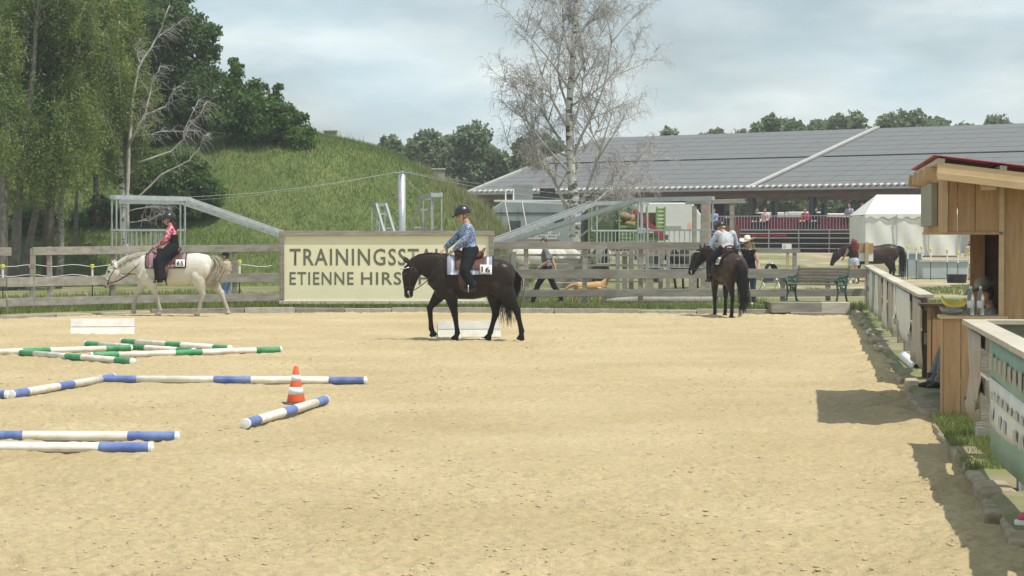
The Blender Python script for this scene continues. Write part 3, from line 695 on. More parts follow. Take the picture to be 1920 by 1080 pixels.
# ------------------------------------------------------------------ bench on its sleeper platform
pf = thing('sleeper_platform', 'heavy grey timber sleepers forming a low step under the bench', 'step', (X_of(1522, 57), 57, 0))
x0, x1 = X_of(1447, 56.6), X_of(1596, 56.6)
part(MB().box(((x0 + x0 + 1.2) / 2, 56.8, .19), (1.19, .24, .26)), 'sleeper', M['grey_wood_h'], pf, bevel=.02)
part(MB().box(((x0 + 1.2 + x1) / 2, 56.84, .19), (x1 - x0 - 1.21, .24, .26)), 'sleeper', M['pale_wood'], pf, bevel=.02)
part(MB().box(((x0 + x1) / 2 + .15, 56.6, .03), (x1 - x0 - .6, .3, .1)), 'sleeper', M['grey_wood_h'], pf, bevel=.015)
part(MB().box(((x0 + x1) / 2, 57.75, .15), (x1 - x0, 1.64, .3)), 'soil_fill', M['ground'], pf)
be = thing('park_bench', 'slatted park bench with ornate dark green cast iron ends', 'bench', (X_of(1531, 58.0), 57.9, .30), R(-36))
M['iron'] = mat('green_cast_iron', (.02, .07, .055), .4, (.035, .1, .08), 12, spec=.5); M['slat'] = mat('bench_slat', (.12, .1, .075), .75, (.22, .19, .15), 5, stretch=(.5, 4, 4))
for k in range(4): MB().box((0, -.2 + k * .11, .43), (1.42, .085, .03)).build('seat_slat', M['slat'], be, bevel=.006)
for k in range(5):
    z = .5 + k * .075; MB().box((0, .2 + .12 * (z - .43) / .4, z), (1.42, .024, .058), Matrix.Rotation(-.25, 3, 'X')).build('back_slat', M['slat'], be, bevel=.006)
for sx in (-1, 1):
    x = sx * .7; e = MB(); tr = .017
    def cv(pts, r=tr): e.tube([Vector((x, p[0], p[1])) for p in pts], r * 1.55, 7, lat=(1, 0, 0))
    cv([(-.3, 0), (-.26, .1), (-.21, .22), (-.24, .34), (-.26, .42)]); cv([(.24, 0), (.2, .12), (.16, .25), (.2, .4), (.25, .55), (.3, .7), (.35, .84), (.37, .87)])
    cv([(-.27, .42), (-.1, .4), (.08, .41), (.2, .44)]); cv([(-.26, .42), (-.31, .5), (-.3, .58), (-.22, .62), (-.05, .6), (.1, .63), (.27, .66)])
    cv([(-.21, .22), (-.1, .27), (.05, .25), (.16, .25)], .013); cv([(-.2, .58), (-.1, .5), (.02, .55), (.1, .46), (.2, .52)], .012); cv([(-.12, .4), (-.08, .33), (0, .36), (.05, .3), (.12, .34)], .012)
    cv([(-.05, .6), (-.02, .52), (.06, .5), (.1, .57)], .011); cv([(-.3, 0), (-.36, .0)], .02); cv([(.24, 0), (.3, .0)], .02); cv([(-.31, .5), (-.35, .52), (-.34, .57), (-.3, .58)], .02)
    for cyy, czz in ((-.12, .52), (.0, .58), (.08, .52), (.14, .6), (-.2, .5), (-.08, .3), (.04, .31), (.1, .28)): e.ell((x, cyy, czz), (.022, .036, .032), nu=8, nv=5)
    e.build('iron_end', M['iron'], be, sm=True)
lg = thing('log', 'long grey log lying in the grass behind the back fence', 'log', P(1230, 566, 61.5))
l0, l1 = G(1135, 569, .12), G(1345, 566, .12)
part(MB().tube([l0 + (l1 - l0) * t + Vector((0, 0, .06 + .02 * math.sin(t * 5))) for t in np.linspace(0, 1, 12)], [.05, .08, .09, .1, .11, .1, .12, .12, .13, .13, .14, .12], 10), 'trunk', M['grey_wood_h'], lg, sm=True)
# ------------------------------------------------------------------ horse walker: mast, six cranked arms, hanging gates
WC = Vector((-3.3, 70.4, 0)); WR = 9.7; WE = 7.4
wk = thing('horse_walker', 'galvanised six armed horse walker with central mast and hanging barred gates', 'horse walker', WC)
MB().tube([(0, 0, 0), (0, 0, 3.75)], .115, 18).build('mast', M['steel'], wk, sm=True)
c = MB(); c.tube([(0, 0, 3.75), (0, 0, 3.86)], .06, 10)
for k in range(6):
    a = R(-22 + 60 * k); c.bar((0, 0, 3.8), (.32 * math.cos(a), .32 * math.sin(a), 3.82), .03, .03)
c.build('mast_head', M['steel'], wk)
MB().lathe([(.001, .6), (.6, .6), (.6, .95), (.3, 1.05), (.001, 1.05)], 18).build('hub', M['dark_steel'], wk)
def arm():
    ar = MB()
    for s in (-.16, .16):
        ar.bar((.45, s, .85), (WE, s, 2.93), .07, .12)
        ar.bar((WE - .05, s, 2.95), (WR, s * .8, 2.98), .06, .12)
    for r in (1.6, 3.2, 4.8, 6.4): ar.bar((r, -.16, .85 + (r - .45) * .299), (r, .16, .85 + (r - .45) * .299), .04, .05)
    ar.bar((WR, -.15, 2.98), (WR, .15, 2.98), .06, .1); ar.bar((WE, -.18, 2.94), (WE, .18, 2.94), .08, .1)
    return ar
def gate():
    g = MB()
    for s in (-.13, .13):
        for r in (WE + .12, WR - .03): g.bar((r, s, 2.95), (r, s, 1.0 if s < 0 else 2.05), .035, .035)
        g.bar((WE + .12, s, 2.08), (WR, s, 2.08), .05, .05)
    g.bar((WE + .12, -.13, 1.02), (WR, -.13, 1.02), .04, .04)
    for r in np.linspace(WE + .28, WR - .16, 13): g.bar((r, -.13, 1.02), (r, -.13, 2.08), .022, .022)
    return g
am, gm = arm().mesh('arm'), gate().mesh('gate')
for k in range(6):
    a = mkobj('arm', am, M['steel'], wk); a.rotation_euler.z = R(-22 + 60 * k)
    g = mkobj('gate', gm, M['steel'], a)
    w_ = MB().tube([(.3, 0, 3.8), (2.5, 0, 3.45), (5, 0, 3.15), (WE, 0, 3.0)], .005, 5).build('cable', M['steel'], a)

# ------------------------------------------------------------------ riding hall with solar roof
HU = Vector((.756, -.655, 0)).normalized(); HV = Vector((.655, .756, 0)).normalized()
H0 = Vector((-2.4, 140, 0)); EZ, RZ2, HW, HL = 4.5, 8.17, 12.75, 48.0
HBASE = 1.03
hall = thing('riding_hall', 'large open sided riding hall under a long grey solar panel roof', 'building', H0, math.atan2(HU.y, HU.x))
# local x along the eave, local y to the back
M['roof_under'] = mat('roof_underside', (.16, .12, .08), .8, (.22, .17, .12), 2)
M['eave'] = mat('eave_metal', (.4, .4, .37), .6, (.5, .49, .45), 3); M['panel'] = mat('solar_panel', (.16, .163, .163), .6, spec=.25)
M['panel_gap'] = mat('panel_rail', (.26, .265, .265), .6)
rise = (RZ2 - EZ) / HW; sl = math.hypot(HW, RZ2 - EZ)
roof = MB().prism([(0, 0, EZ - .12), (0, HW, RZ2 - .12), (0, 2 * HW, EZ - .12), (0, 2 * HW, EZ - .3), (0, HW, RZ2 - .32), (0, 0, EZ - .3)], (HL, 0, 0)).build('roof', M['roof_under'], hall)
rs = MB().sheet([[(x, y, EZ - .1 + y * rise) for y in (-.3, HW)] for x in (-.3, HL)]).build('roof_sheet', M['panel_gap'], hall)
# panels: one shared mesh, 12 rows in two fields, a valley strip where two fields meet
NR, pw = 12, 1.98; ph = (sl - .5) / NR
pr_ = math.atan(rise); ct, st = math.cos(pr_), math.sin(pr_)
pm = MB().box((pw / 2, ph / 2, .02), (pw - .03, ph - .05, .035)).mesh('solar_panel'); pm.materials.append(M['panel'])
npan = 0
for r_ in range(NR):
    off = .1 + r_ * ph + (.28 if r_ >= 6 else 0)
    for cidx in range(24):
        x = .1 + cidx * pw + (.55 if cidx >= 10 else 0)
        o = bpy.data.objects.new('solar_panel', pm); COL.objects.link(o); o.parent = roof
        o.location = (x, off * ct, EZ - .05 + off * st); o.rotation_euler = (pr_, 0, 0); npan += 1
MB().bar((20.2, -.3, EZ - .03), (20.2, HW, RZ2 + .03), .3, .1, up=(0, 0, 1)).build('roof_strip', M['eave'], roof)
MB().bar((-.15, -.3, EZ - .05), (-.15, HW, RZ2), .3, .14, up=(0, 0, 1)).build('verge_strip', M['eave'], roof)
MB().bar((-.3, -.36, EZ - .12), (HL, -.36, EZ - .12), .14, .12).build('gutter', M['eave'], roof, sm=False)
e = MB()
for x in np.arange(0, HL, .42): e.tube([(x, -.42, EZ - .0), (x, -.1, EZ + .06)], .08, 6, up=(0, 0, 1))
tag(e.build('sheet_ends', M['eave'], roof), kind='stuff')
MB().bar((0, .1, EZ - .42), (HL, .1, EZ - .42), .2, .28).build('eave_beam', M['roof_under'], hall)
for x in np.arange(.6, HL, 3.9):
    MB().bar((x, .3, HBASE - .4), (x, .3, EZ - .3), .3, .3, up=(0, 1, 0)).build('post', M['dark_steel'], hall)
    MB().bar((x, 2 * HW - .4, HBASE - .4), (x, 2 * HW - .4, EZ - .3), .3, .3, up=(0, 1, 0)).build('post', M['dark_steel'], hall)
    MB().bar((x, .3, EZ - .45), (x, HW, RZ2 - .5), .16, .3).build('rafter', M['roof_under'], hall)
    MB().bar((x, .3, EZ - 1.5), (x + 1.1, .3, EZ - .4), .1, .1).build('brace', M['roof_under'], hall)
for i, (x0, x1) in enumerate(((1.2, 3.4), (4.0, 10.5))):  # first is the red wall; the rear one is added to darken the inside
    MB().box(((x0 + x1) / 2, 11.0 if i else 2.0, (HBASE + EZ) / 2), (x1 - x0, .12, EZ - HBASE)).build('wall_or_shade_panel', mat('hall_wall_or_shade%d' % i, (.11, .04, .03) if i == 0 else (.07, .055, .04), .8), hall)
def hl(t, v, z): return H0 + HU * t + HV * v + Vector((0, 0, z))

# grandstand in front of the hall
M['red_seat'] = mat('red_seat', (.3, .02, .05), .6, (.38, .03, .07), 3)
gs = thing('grandstand', 'spectator stand with red seats and a barred metal railing under the hall eave', 'grandstand', hl(16, -3.2, 0), math.atan2(HU.y, HU.x))
SL = 15.2
MB().box((SL / 2, 1.6, 2.15), (SL, 3.2, .08)).build('deck', M['dark_steel'], gs)
for k in range(3):
    MB().box((SL / 2, .8 + k * .9, 2.3 + k * .22), (SL, .4, .28)).build('seat_row', M['red_seat'], gs)
rl = MB(); rl.bar((0, 0, 2.92), (SL, 0, 2.92), .05, .05); rl.bar((0, 0, 2.2), (SL, 0, 2.2), .05, .06)
for x in np.arange(0, SL, .19): rl.bar((x, 0, 2.2), (x, 0, 2.92), .022, .022)
rl.build('railing', M['steel'], gs)
MB().box((SL * .32, .12, 1.95), (SL * .5, .04, .22)).build('red_skirt', M['red_seat'], gs)
for z in (2.02, 1.78, 1.5, 1.24): MB().bar((0, -.1 if z < 1.9 else 0, z), (SL, -.1 if z < 1.9 else 0, z), .05, .05).build('scaffold_rail', M['steel'], gs)
for x in np.arange(.2, SL, 1.86): MB().bar((x, 0, HBASE - .1), (x, 0, 2.2), .06, .06, up=(0, 1, 0)).build('scaffold_post', M['steel'], gs)
MB().box((SL / 2, 1.7, 1.5), (SL, .1, 1.3)).build('back_sheet', M['dark_wood'], gs)

# white marquee
def marquee(px0, px1, d, label, zb, wall, ridge, depth=5.0):
    x0, x1 = X_of(px0, d), X_of(px1, d); t = thing('marquee', label, 'tent', ((x0 + x1) / 2, d, zb)); w = (x1 - x0) / 2; n = 26
    def wallsheet(xa, ya, xb, yb):
        g = []
        for i in range(7):
            z = wall * i / 6; row = []
            for j in range(n + 1):
                f = j / n; wv = .05 * math.sin(j * 1.9) * (1 - i / 6) * math.sin(j * .37 + 1) + .03 * math.sin(j * .9 + i)
                sag = -.07 * abs(math.sin(f * math.pi * 3)) if i == 6 else 0
                row.append((xa + (xb - xa) * f, ya + (yb - ya) * f - (wv if ya == yb else 0), z + sag))
            g.append(row)
        return MB().sheet(g)
    wallsheet(-w, 0, w, 0).build('side_wall', M['tarp'], t, sm=True); wallsheet(-w, depth, -w, 0).build('end_wall', M['tarp'], t, sm=True); wallsheet(w, 0, w, depth).build('end_wall', M['tarp'], t, sm=True)
    MB().sheet([[(-w, -.05, wall - .02), (w, -.05, wall - .02)], [(-w + .95, depth / 2, ridge), (w, depth / 2, ridge)]], (0, 0, .02)).build('roof', M['tarp'], t)
    MB().sheet([[(-w + .95, depth / 2, ridge), (w, depth / 2, ridge)], [(-w, depth, wall), (w, depth, wall)]], (0, 0, .02)).build('roof', M['tarp'], t)
    MB().add([(-w, -.05, wall), (-w + .95, depth / 2, ridge), (-w, depth, wall)], [(0, 1, 2)]).build('roof_hip', M['tarp'], t)
    v = MB().sheet([[(-w + 2 * w * j / 40, -.07, wall + .04 - (.18 + .06 * math.cos(j * math.pi / 2.5)) * i) for j in range(41)] for i in range(2)]); v.build('valance', M['tarp'], t)
    for x in np.linspace(-w, w, 4): MB().bar((x, -.09, 0), (x, -.09, wall), .05, .05, up=(0, 1, 0)).build('pole', M['steel'], t)
    return t
marquee(1621, 1800, 112, 'white marquee with sagging side wall in front of the solar hall', .95, 1.95, 2.93)
marquee(1792, 1990, 118, 'second white marquee standing behind the timber booth', 1.0, 1.9, 2.8)

# ------------------------------------------------------------------ vehicles and farm gear between walker and hall
M['camper'] = mat('camper_shell', (.27, .3, .31), .5, (.34, .37, .38), 1.2); M['glass'] = mat('dark_glass', (.06, .075, .08), .15, spec=.6)
d = 103; x0, x1 = X_of(922, d), X_of(1068, d)
cp_ = thing('camper_van', 'pale grey camper van parked behind the bare birch', 'camper', ((x0 + x1) / 2, d, .35)); w = x1 - x0
MB().prism([(-w / 2, 0, .45), (w / 2, 0, .45), (w / 2, 0, 3.0), (-w / 2 + .5, 0, 3.08), (-w / 2, 0, 2.75)], (0, 2.2, 0)).build('body', M['camper'], cp_, bevel=.06)
MB().box((0, 1.1, 3.09), (w - .2, 2.0, .08)).build('roof', M['white_paint'], cp_)
for x, z, ww, hh in ((-w / 2 + 1.0, 2.0, .55, .42), (w / 2 - .45, 2.25, .4, .3), (w / 2 - 1.3, 1.2, .7, 1.6)): MB().box((x, -.015, z), (ww, .04, hh)).build('window' if hh < 1 else 'door', M['glass'] if hh < 1 else M['camper'], cp_, bevel=.02)
MB().box((0, -.02, 2.55), (w - .3, .02, .05)).build('trim_strip', M['dark_steel'], cp_)
for x in (-w / 2 + .7, w / 2 - .8): MB().tube([(x, -.02, .32), (x, .22, .32)], .33, 20, up=(0, 0, 1)).build('wheel', M['black'], cp_)
MB().box((-.35, 1.0, 3.45), (.9, .9, .05), Matrix.Rotation(.9, 3, 'X')).build('roof_panel', M['dark_steel'], cp_); MB().tube([(-1.1, .6, 3.1), (-1.1, .6, 3.55), (-.75, .6, 3.6), (-.75, .6, 3.1)], .03, 6).build('roof_rail', M['white_plastic'], cp_); MB().box((.75, 1.2, 3.4), (.7, .7, .5)).build('roof_box', M['black'], cp_)
for k in range(2): MB().bar((-1.15 + k * .75, -.1, 3.1), (-.85 + k * .75, -.3, 1.5), .04, .04).build('ladder_rail', M['white_plastic'], cp_)

rk = thing('frame_rack', 'stack of white metal frames lying in front of the camper', 'rack', P(1003, 449, 96))
for i in range(4):
    for j in range(4 - (i > 2) - (i > 1)):
        xx = -.75 + j * .42 + .12 * i; zz = .05 + .13 * i
        MB().bar((xx, 0, zz), (xx + .38, 0, zz), .03, .03).bar((xx, 0, zz), (xx, 0, zz + .12), .03, .03).bar((xx + .36, 0, zz), (xx + .36, 0, zz + .12), .03, .03).bar((xx, .5, zz), (xx + .38, .5, zz), .03, .03).build('frame', M['white_plastic'], rk)
MB().box((0, .25, -.2), (2.0, .8, .4)).build('pallet', M['grey_wood_h'], rk)

# green slatted hay wagon
d = 91; gx0, gx1 = X_of(1104, d), X_of(1246, d); gz = lambda py: P(0, py, d).z
M['wagon'] = mat('wagon_green', (.16, .27, .07), .55, (.24, .36, .12), 3); M['wagon_dark'] = mat('wagon_dark_green', (.06, .1, .035), .6, (.09, .13, .05), 3); M['hay'] = mat('hay', (.2, .14, .07), .95, (.3, .22, .11), 9, bump=.8)
wg = thing('hay_wagon', 'green slatted hay wagon with a red elevator beam', 'wagon', ((gx0 + gx1) / 2, d, 0)); cx_ = (gx0 + gx1) / 2
lx = lambda px: X_of(px, d) - cx_
for py in range(391, 458, 9): MB().box(((lx(1104) + lx(1161)) / 2, 0, gz(py)), (lx(1161) - lx(1104), .05, .155)).build('slat', M['wagon_dark'], wg)
for py in range(425, 458, 7): MB().box(((lx(1162) + lx(1230)) / 2, -.05, gz(py)), (lx(1230) - lx(1162), .05, .1)).build('slat', M['wagon'], wg)
for py in range(393, 450, 7): MB().box(((lx(1232) + lx(1246)) / 2, -.08, gz(py)), (lx(1246) - lx(1232), .05, .1)).build('slat', M['wagon'], wg)
for px in (1104, 1161, 1192, 1212, 1231, 1246): MB().bar((lx(px), -.1, gz(460)), (lx(px), -.1, gz(388)), .07, .07, up=(0, 1, 0)).build('stake', M['wagon'], wg)
MB().box(((lx(1130) + lx(1240)) / 2, 1.2, gz(445)), (lx(1240) - lx(1104), 2.2, .2)).build('bed', M['wagon_dark'], wg)
hb = MB()
for k in range(14): hb.ell((random.uniform(lx(1164), lx(1192)), random.uniform(.2, 1.6), random.uniform(gz(428), gz(404))), (.24, .28, .17), nu=9, nv=6)
hb.build('hay_load', M['hay'], wg, sm=True)
MB().bar((lx(1188), -.2, gz(395)), (lx(1245), -.2, gz(447)), .12, .2).build('elevator_beam', M['red_sheet'], wg)
MB().bar((lx(1160), -.12, gz(402)), (lx(1178), -.12, gz(384)), .07, .07).bar((lx(1178), -.12, gz(384)), (lx(1194), -.12, gz(400)), .07, .07).build('gable_frame', M['wagon'], wg)
MB().box((lx(1212), .1, gz(413)), (lx(1231) - lx(1193), .05, .6)).build('dark_board', M['dark_wood'], wg)
for px in (1125, 1225): MB().tube([(lx(px), -.1, .42), (lx(px), .2, .42)], .42, 20, up=(0, 0, 1)).build('wheel', M['black'], wg)

# white horse lorry
d = 99; x0, x1 = X_of(1190, d), X_of(1322, d); zz = lambda py: P(0, py, d).z
lo = thing('horse_lorry', 'white box lorry with a brown lower stripe behind the timber gateway', 'lorry', ((x0 + x1) / 2, d, ground_h(0, d))); w = x1 - x0; gb_ = ground_h(0, d)
M['lorry_white'] = mat('lorry_white', (.72, .72, .68), .45, (.8, .8, .76), .8)
MB().prism([(-w / 2, 0, zz(470) - gb_), (w / 2, 0, zz(470) - gb_), (w / 2, 0, zz(412) - gb_), (w / 2 - .55, 0, zz(380) - gb_), (-w / 2, 0, zz(380) - gb_)], (0, 2.4, 0)).build('box_body', M['lorry_white'], lo, bevel=.05)
MB().box((0, -.01, zz(474) - gb_), (w, .06, .18)).build('stripe', mat('brown_stripe', (.3, .16, .1), .6), lo)
MB().box((0, 1.2, zz(480) - gb_ - .05), (w - .2, 2.2, .26)).build('chassis', M['black'], lo)
MB().box((lx(1262) + cx_ * 0 + .3 - w * .0, -.02, zz(436) - gb_), (.6, .04, .62)).build('side_door', mat('door_brown', (.16, .07, .05), .6), lo); MB().box((.0, -.03, zz(424) - gb_), (1.0, .03, .05)).build('rail', M['steel'], lo)
for x in (-w / 2 + .8, w / 2 - .7): MB().tube([(x, -.02, .4), (x, .3, .4)], .42, 20, up=(0, 0, 1)).build('wheel', M['black'], lo)

# timber gateway
d = 80; zf = lambda py: P(0, py, d).z; gx = X_of(1340, d)
gw = thing('timber_gateway', 'rough timber gateway with heavy crossbeam between yard and walker', 'gateway', (gx, d, .1))
MB().bar((X_of(1285, d) - gx, 0, zf(379) - .1), (X_of(1396, d) - gx, .05, zf(377) - .1), .18, .15).build('crossbeam', M['grey_wood_h'], gw, bevel=.01)
for px, wd in ((1302, .15), (1372, .16)): MB().bar((X_of(px, d) - gx, .02, -.15), (X_of(px, d) - gx, .02, zf(386) - .1), wd, wd, up=(0, 1, 0)).build('post', M['grey_wood'], gw, bevel=.01)
MB().bar((X_of(1330, d) - gx, 2.2, -.1), (X_of(1330, d) - gx, 2.2, 3.0), .22, .22, up=(0, 1, 0)).build('post', M['grey_wood'], gw)
MB().bar((X_of(1338, d) - gx, 2.4, -.1), (X_of(1338, d) - gx, 2.4, 3.2), .14, .14, up=(0, 1, 0)).build('post', M['plank'], gw)
sg = thing('oval_sign', 'small orange oval sign on a thin rod beside the gateway', 'sign', (X_of(1293, 78), 78, .1))
MB().tube([(0, 0, 0), (0, 0, 2.0)], .012, 6).build('rod', M['steel'], sg); MB().tube([(0, -.02, 2.1), (0, .02, 2.1)], [(.085, .17), (.085, .17)], 20, lat=(1, 0, 0)).build('plate', mat('orange_sign', (.6, .33, .2), .6, (.7, .5, .4), 20), sg)

# inner paddock fence of posts behind the back fence
pfn = thing('paddock_fence', 'row of old grey posts with thin rails around the walker paddock', 'fence', (3, 75, 0))
for k, px in enumerate((962, 1092, 1098, 1158, 1172, 1185, 1214, 1222, 1240, 1252, 1297, 1330)):
    x = X_of(px, 74.5); part(MB().bar((x, 74.5 + .2 * (k % 3), -.1), (x + random.uniform(-.04, .04), 74.5 + .2 * (k % 3), random.uniform(1.35, 1.55)), random.uniform(.1, .17), .12, up=(0, 1, 0)), 'post', M['grey_wood'], pfn)
for z in (.98, 1.3): part(MB().bar((X_of(930, 74.6), 74.6, z), (X_of(1335, 74.6), 74.6, z), .04, .07), 'rail', M['grey_wood_h'], pfn)
pb = thing('timber_gate_panel', 'dark timber gate panel standing between the paddock posts', 'gate', (X_of(1070, 76), 76, .1))
for k in range(5): MB().box((0, 0, .2 + k * .2), (1.35, .04, .17)).build('board', M['grey_wood_h'], pb)

# rail with letter placard, wooden notice posts
rr = thing('hitching_rail', 'short grey hitching rail with a pale post in the yard', 'rail', (X_of(1462, 72), 72, .1)); d = 72
MB().bar((X_of(1412, d) - X_of(1462, d), 0, P(0, 470, d).z - .1), (X_of(1500, d) - X_of(1462, d), 0, P(0, 471, d).z - .1), .12, .11).build('rail', M['grey_wood_h'], rr)
MB().bar((X_of(1477, d) - X_of(1462, d), .0, -.1), (X_of(1477, d) - X_of(1462, d), 0, P(0, 473, d).z - .1), .08, .08, up=(0, 1, 0)).build('post', M['plank_light'], rr); MB().bar((X_of(1490, d) - X_of(1462, d), .02, -.1), (X_of(1490, d) - X_of(1462, d), .02, P(0, 474, d).z - .1), .12, .12, up=(0, 1, 0)).build('post', M['grey_wood'], rr)
pl = thing('letter_placard', 'small white placard with one letter on the hitching rail', 'placard', (X_of(1475, 72), 71.97, P(0, 467, 72).z)); MB().box((0, 0, .08), (.29, .02, .16)).build('plate', M['white_plastic'], pl)
text_obj('O', 'letter', M['letter'], pl, (-.11, -.013, .03), (1, 0, 0), (0, 0, 1), .1, .08, bold=.01)
st = thing('notice_post', 'pale wooden post with brown board and white sheet at the corner', 'notice board', (X_of(1622, 60.2), 60.2, .1)); d = 60.2; q = lambda px: X_of(px, d) - X_of(1622, d); z_ = lambda py: P(0, py, d).z - .1
MB().bar((q(1625), 0, -.1), (q(1625), 0, z_(454)), .09, .07, up=(0, 1, 0)).build('post', M['plank_light'], st)
MB().box(((q(1611) + q(1638)) / 2, .05, (z_(456) + z_(474)) / 2), (q(1638) - q(1611), .02, z_(456) - z_(474))).build('board', M['plank'], st); MB().box(((q(1611) + q(1638)) / 2, .06, (z_(474) + z_(490)) / 2), (q(1638) - q(1611), .01, z_(474) - z_(490))).build('paper', M['white_plastic'], st)
# stroller
sr = thing('stroller', 'dark folding stroller parked under the hitching rail', 'stroller', (X_of(1444, 70.5), 70.5, .1), .3)
hd = MB(); hd.sheet([[(.22 * math.cos(a) * (1 - .1 * i), -.2 + .12 * i, .55 + .42 * math.sin(a)) for a in np.linspace(0, math.pi, 11)] for i in range(4)], (0, .0, .012)); hd.build('hood', M['black_matte'], sr, sm=True)
MB().sheet([[(-.2, .15, .8), (.2, .15, .8)], [(-.2, .05, .4), (.2, .05, .4)], [(-.2, -.3, .42), (.2, -.3, .42)]], (0, 0, .03)).build('seat', mat('grey_cloth', (.2, .19, .18), .9), sr)
for s in (-.24, .24):
    MB().tube([(s, .4, 1.0), (s, .0, .45), (s, -.35, .1)], .013, 6).tube([(s, -.2, .7), (s, .1, .35), (s, .35, .1)], .013, 6).build('frame_tube', M['steel'], sr)
    for yy in (-.35, .35): MB().tube([(s - .02, yy, .09), (s + .02, yy, .09)], .09, 14, up=(0, 0, 1)).build('wheel', M['black'], sr)

# water tanks, tub and electric fence posts
M['tank'] = mat('grey_tank', (.36, .4, .4), .5, (.44, .48, .48), 2)
def tank(px0, px1, py0, py1, d, label):
    x0, x1 = X_of(px0, d), X_of(px1, d); h = P(0, py0, d).z - .1; t = thing('water_tank', label, 'tank', ((x0 + x1) / 2, d, .08)); w = x1 - x0
    MB().prism([(-w / 2, 0, 0), (w / 2, 0, 0), (w / 2 + .05, 0, h), (-w / 2 - .05, 0, h)], (0, 1.1, 0)).build('body', M['tank'], t, bevel=.06)
    rm = MB()
    for a, c in (((-w / 2 - .08, -.03), (w / 2 + .08, -.03)), ((w / 2 + .08, -.03), (w / 2 + .08, 1.13)), ((-w / 2 - .08, 1.13), (w / 2 + .08, 1.13)), ((-w / 2 - .08, -.03), (-w / 2 - .08, 1.13))): rm.bar((*a, h), (*c, h), .06, .07)
    rm.build('rim', M['steel'], t); return t
tank(1729, 1814, 489, 526, 98, 'long grey water tank beside the black feed tub'); tank(1694, 1726, 474, 502, 100, 'smaller grey water tank behind the tail of the led horse')
ft = thing('feed_tub', 'shallow black rubber feed tub on the grass before the water tank', 'tub', (X_of(1794, 90), 90, .09))
MB().lathe([(.33, 0), (.36, .02), (.39, .3), (.42, .32), (.4, .34), (.36, .3), (.33, .05), (.001, .04)], 24).build('shell', M['black'], ft, sm=True)
M['yellow'] = mat('yellow_plastic', (.75, .65, .05), .5)
def epost(px, py_top, d, label, first=[]):
    h = P(0, py_top, d).z - .1
    t = thing('electric_fence_post', label, 'fence post', (X_of(px, d), d, .08), 0, 'electric fence posts')
    MB().tube([(0, 0, 0), (0, 0, h * .6)], .016, 6).build('rod', M['black'], t); MB().tube([(0, 0, h * .6), (0, 0, h - .1)], .03, 6).build('upper_rod', M['white_plastic'], t); MB().lathe([(.03, h - .12), (.055, h - .1), (.055, h - .01), (.03, h)], 8).build('insulator', M['yellow'], t)
for px in (5, 58, 94, 173, 206, 449): epost(px, 494 if px < 400 else 486, 66, 'thin electric fence post with yellow cap in the grass under the birches')
for px, pt, d in ((1702, 459, 97), (1718, 462, 97), (1745, 465, 95), (1776, 467, 94), (1796, 470, 94), (1817, 472, 95), (1728, 461, 104)): epost(px, pt, d, 'thin electric fence post with yellow cap beside the grey water tanks')
rp = thing('fence_rope', 'thin electric rope strung between the posts under the birches', 'rope', (X_of(100, 66), 66, 1))
part(MB().tube([(X_of(px, 66), 66, 1.08 - .03 * math.sin(px * .08)) for px in range(-60, 520, 15)], .008, 4), 'strand', M['white_plastic'], rp); part(MB().tube([(X_of(px, 66), 66, .8 - .03 * math.sin(px * .08)) for px in range(-60, 520, 15)], .008, 4), 'strand', M['white_plastic'], rp)
# concrete remains on the hill
for px, py, d, lb in ((822, 324, 97, 'small concrete stub on the right shoulder of the hill'), (620, 252, 97.5, 'dark concrete stub on the crest of the hill beside the bush')):
    q_ = P(px, py, d); t = thing('concrete_stub', lb, 'concrete block', (q_.x, d, q_.z - .25)); MB().box((0, 0, .1), (.5, .5, .5)).build('block', M['concrete'], t, bevel=.03); MB().box((0, 0, .39), (.58, .58, .08)).build('cap', M['concrete'], t, bevel=.02)
# long low trailers seen through the hall
for px0, px1, py, lb in ((1408, 1470, 398, 'white box trailer seen through the open hall behind dark posts'), (1478, 1546, 397, 'white box trailer seen through the middle bay of the hall'), (1552, 1615, 400, 'white box trailer seen through the hall bay next to the marquee')):
    d = 158; x0, x1 = X_of(px0, d), X_of(px1, d); t = thing('box_trailer', lb, 'trailer', ((x0 + x1) / 2, d, 1.0), group='trailers behind the hall'); w = x1 - x0; h = P(0, py, d).z - 1
    MB().box((0, 1, h / 2 + .3), (w, 2.2, h - .6)).build('body', M['lorry_white'], t, bevel=.05)
    for x in (-w * .2, w * .2): MB().tube([(x, -.1, .35), (x, .2, .35)], .35, 14, up=(0, 0, 1)).build('wheel', M['black'], t)
# ------------------------------------------------------------------ trees
M['birch_bark'] = None
m = bpy.data.materials.new('birch_bark'); m.use_nodes = True; nt = m.node_tree; b = nt.nodes['Principled BSDF']; L = nt.links
t = nt.nodes.new('ShaderNodeTexCoord'); mp_ = nt.nodes.new('ShaderNodeMapping'); mp_.inputs['Scale'].default_value = (3, 3, 7); L.new(t.outputs['Object'], mp_.inputs[0])
n = nt.nodes.new('ShaderNodeTexNoise'); n.inputs['Scale'].default_value = 1.3; n.inputs['Detail'].default_value = 5; L.new(mp_.outputs[0], n.inputs['Vector'])
r = nt.nodes.new('ShaderNodeValToRGB'); r.color_ramp.elements[0].position = .4; r.color_ramp.elements[1].position = .49; r.color_ramp.elements[0].color = (.1, .085, .07, 1); r.color_ramp.elements[1].color = (.62, .6, .54, 1)
L.new(n.outputs['Fac'], r.inputs['Fac']); L.new(r.outputs['Color'], b.inputs['Base Color']); b.inputs['Roughness'].default_value = .8; M['birch_bark'] = m
M['shaded_birch'] = mat('shaded_birch_bark', (.1, .095, .08), .85, (.36, .35, .31), 4, stretch=(2, 2, 5))  # darker copy of the birch bark, wood-edge shade put into its colour
M['bark'] = mat('dark_bark', (.06, .05, .04), .9, (.12, .1, .08), 5, bump=.6)
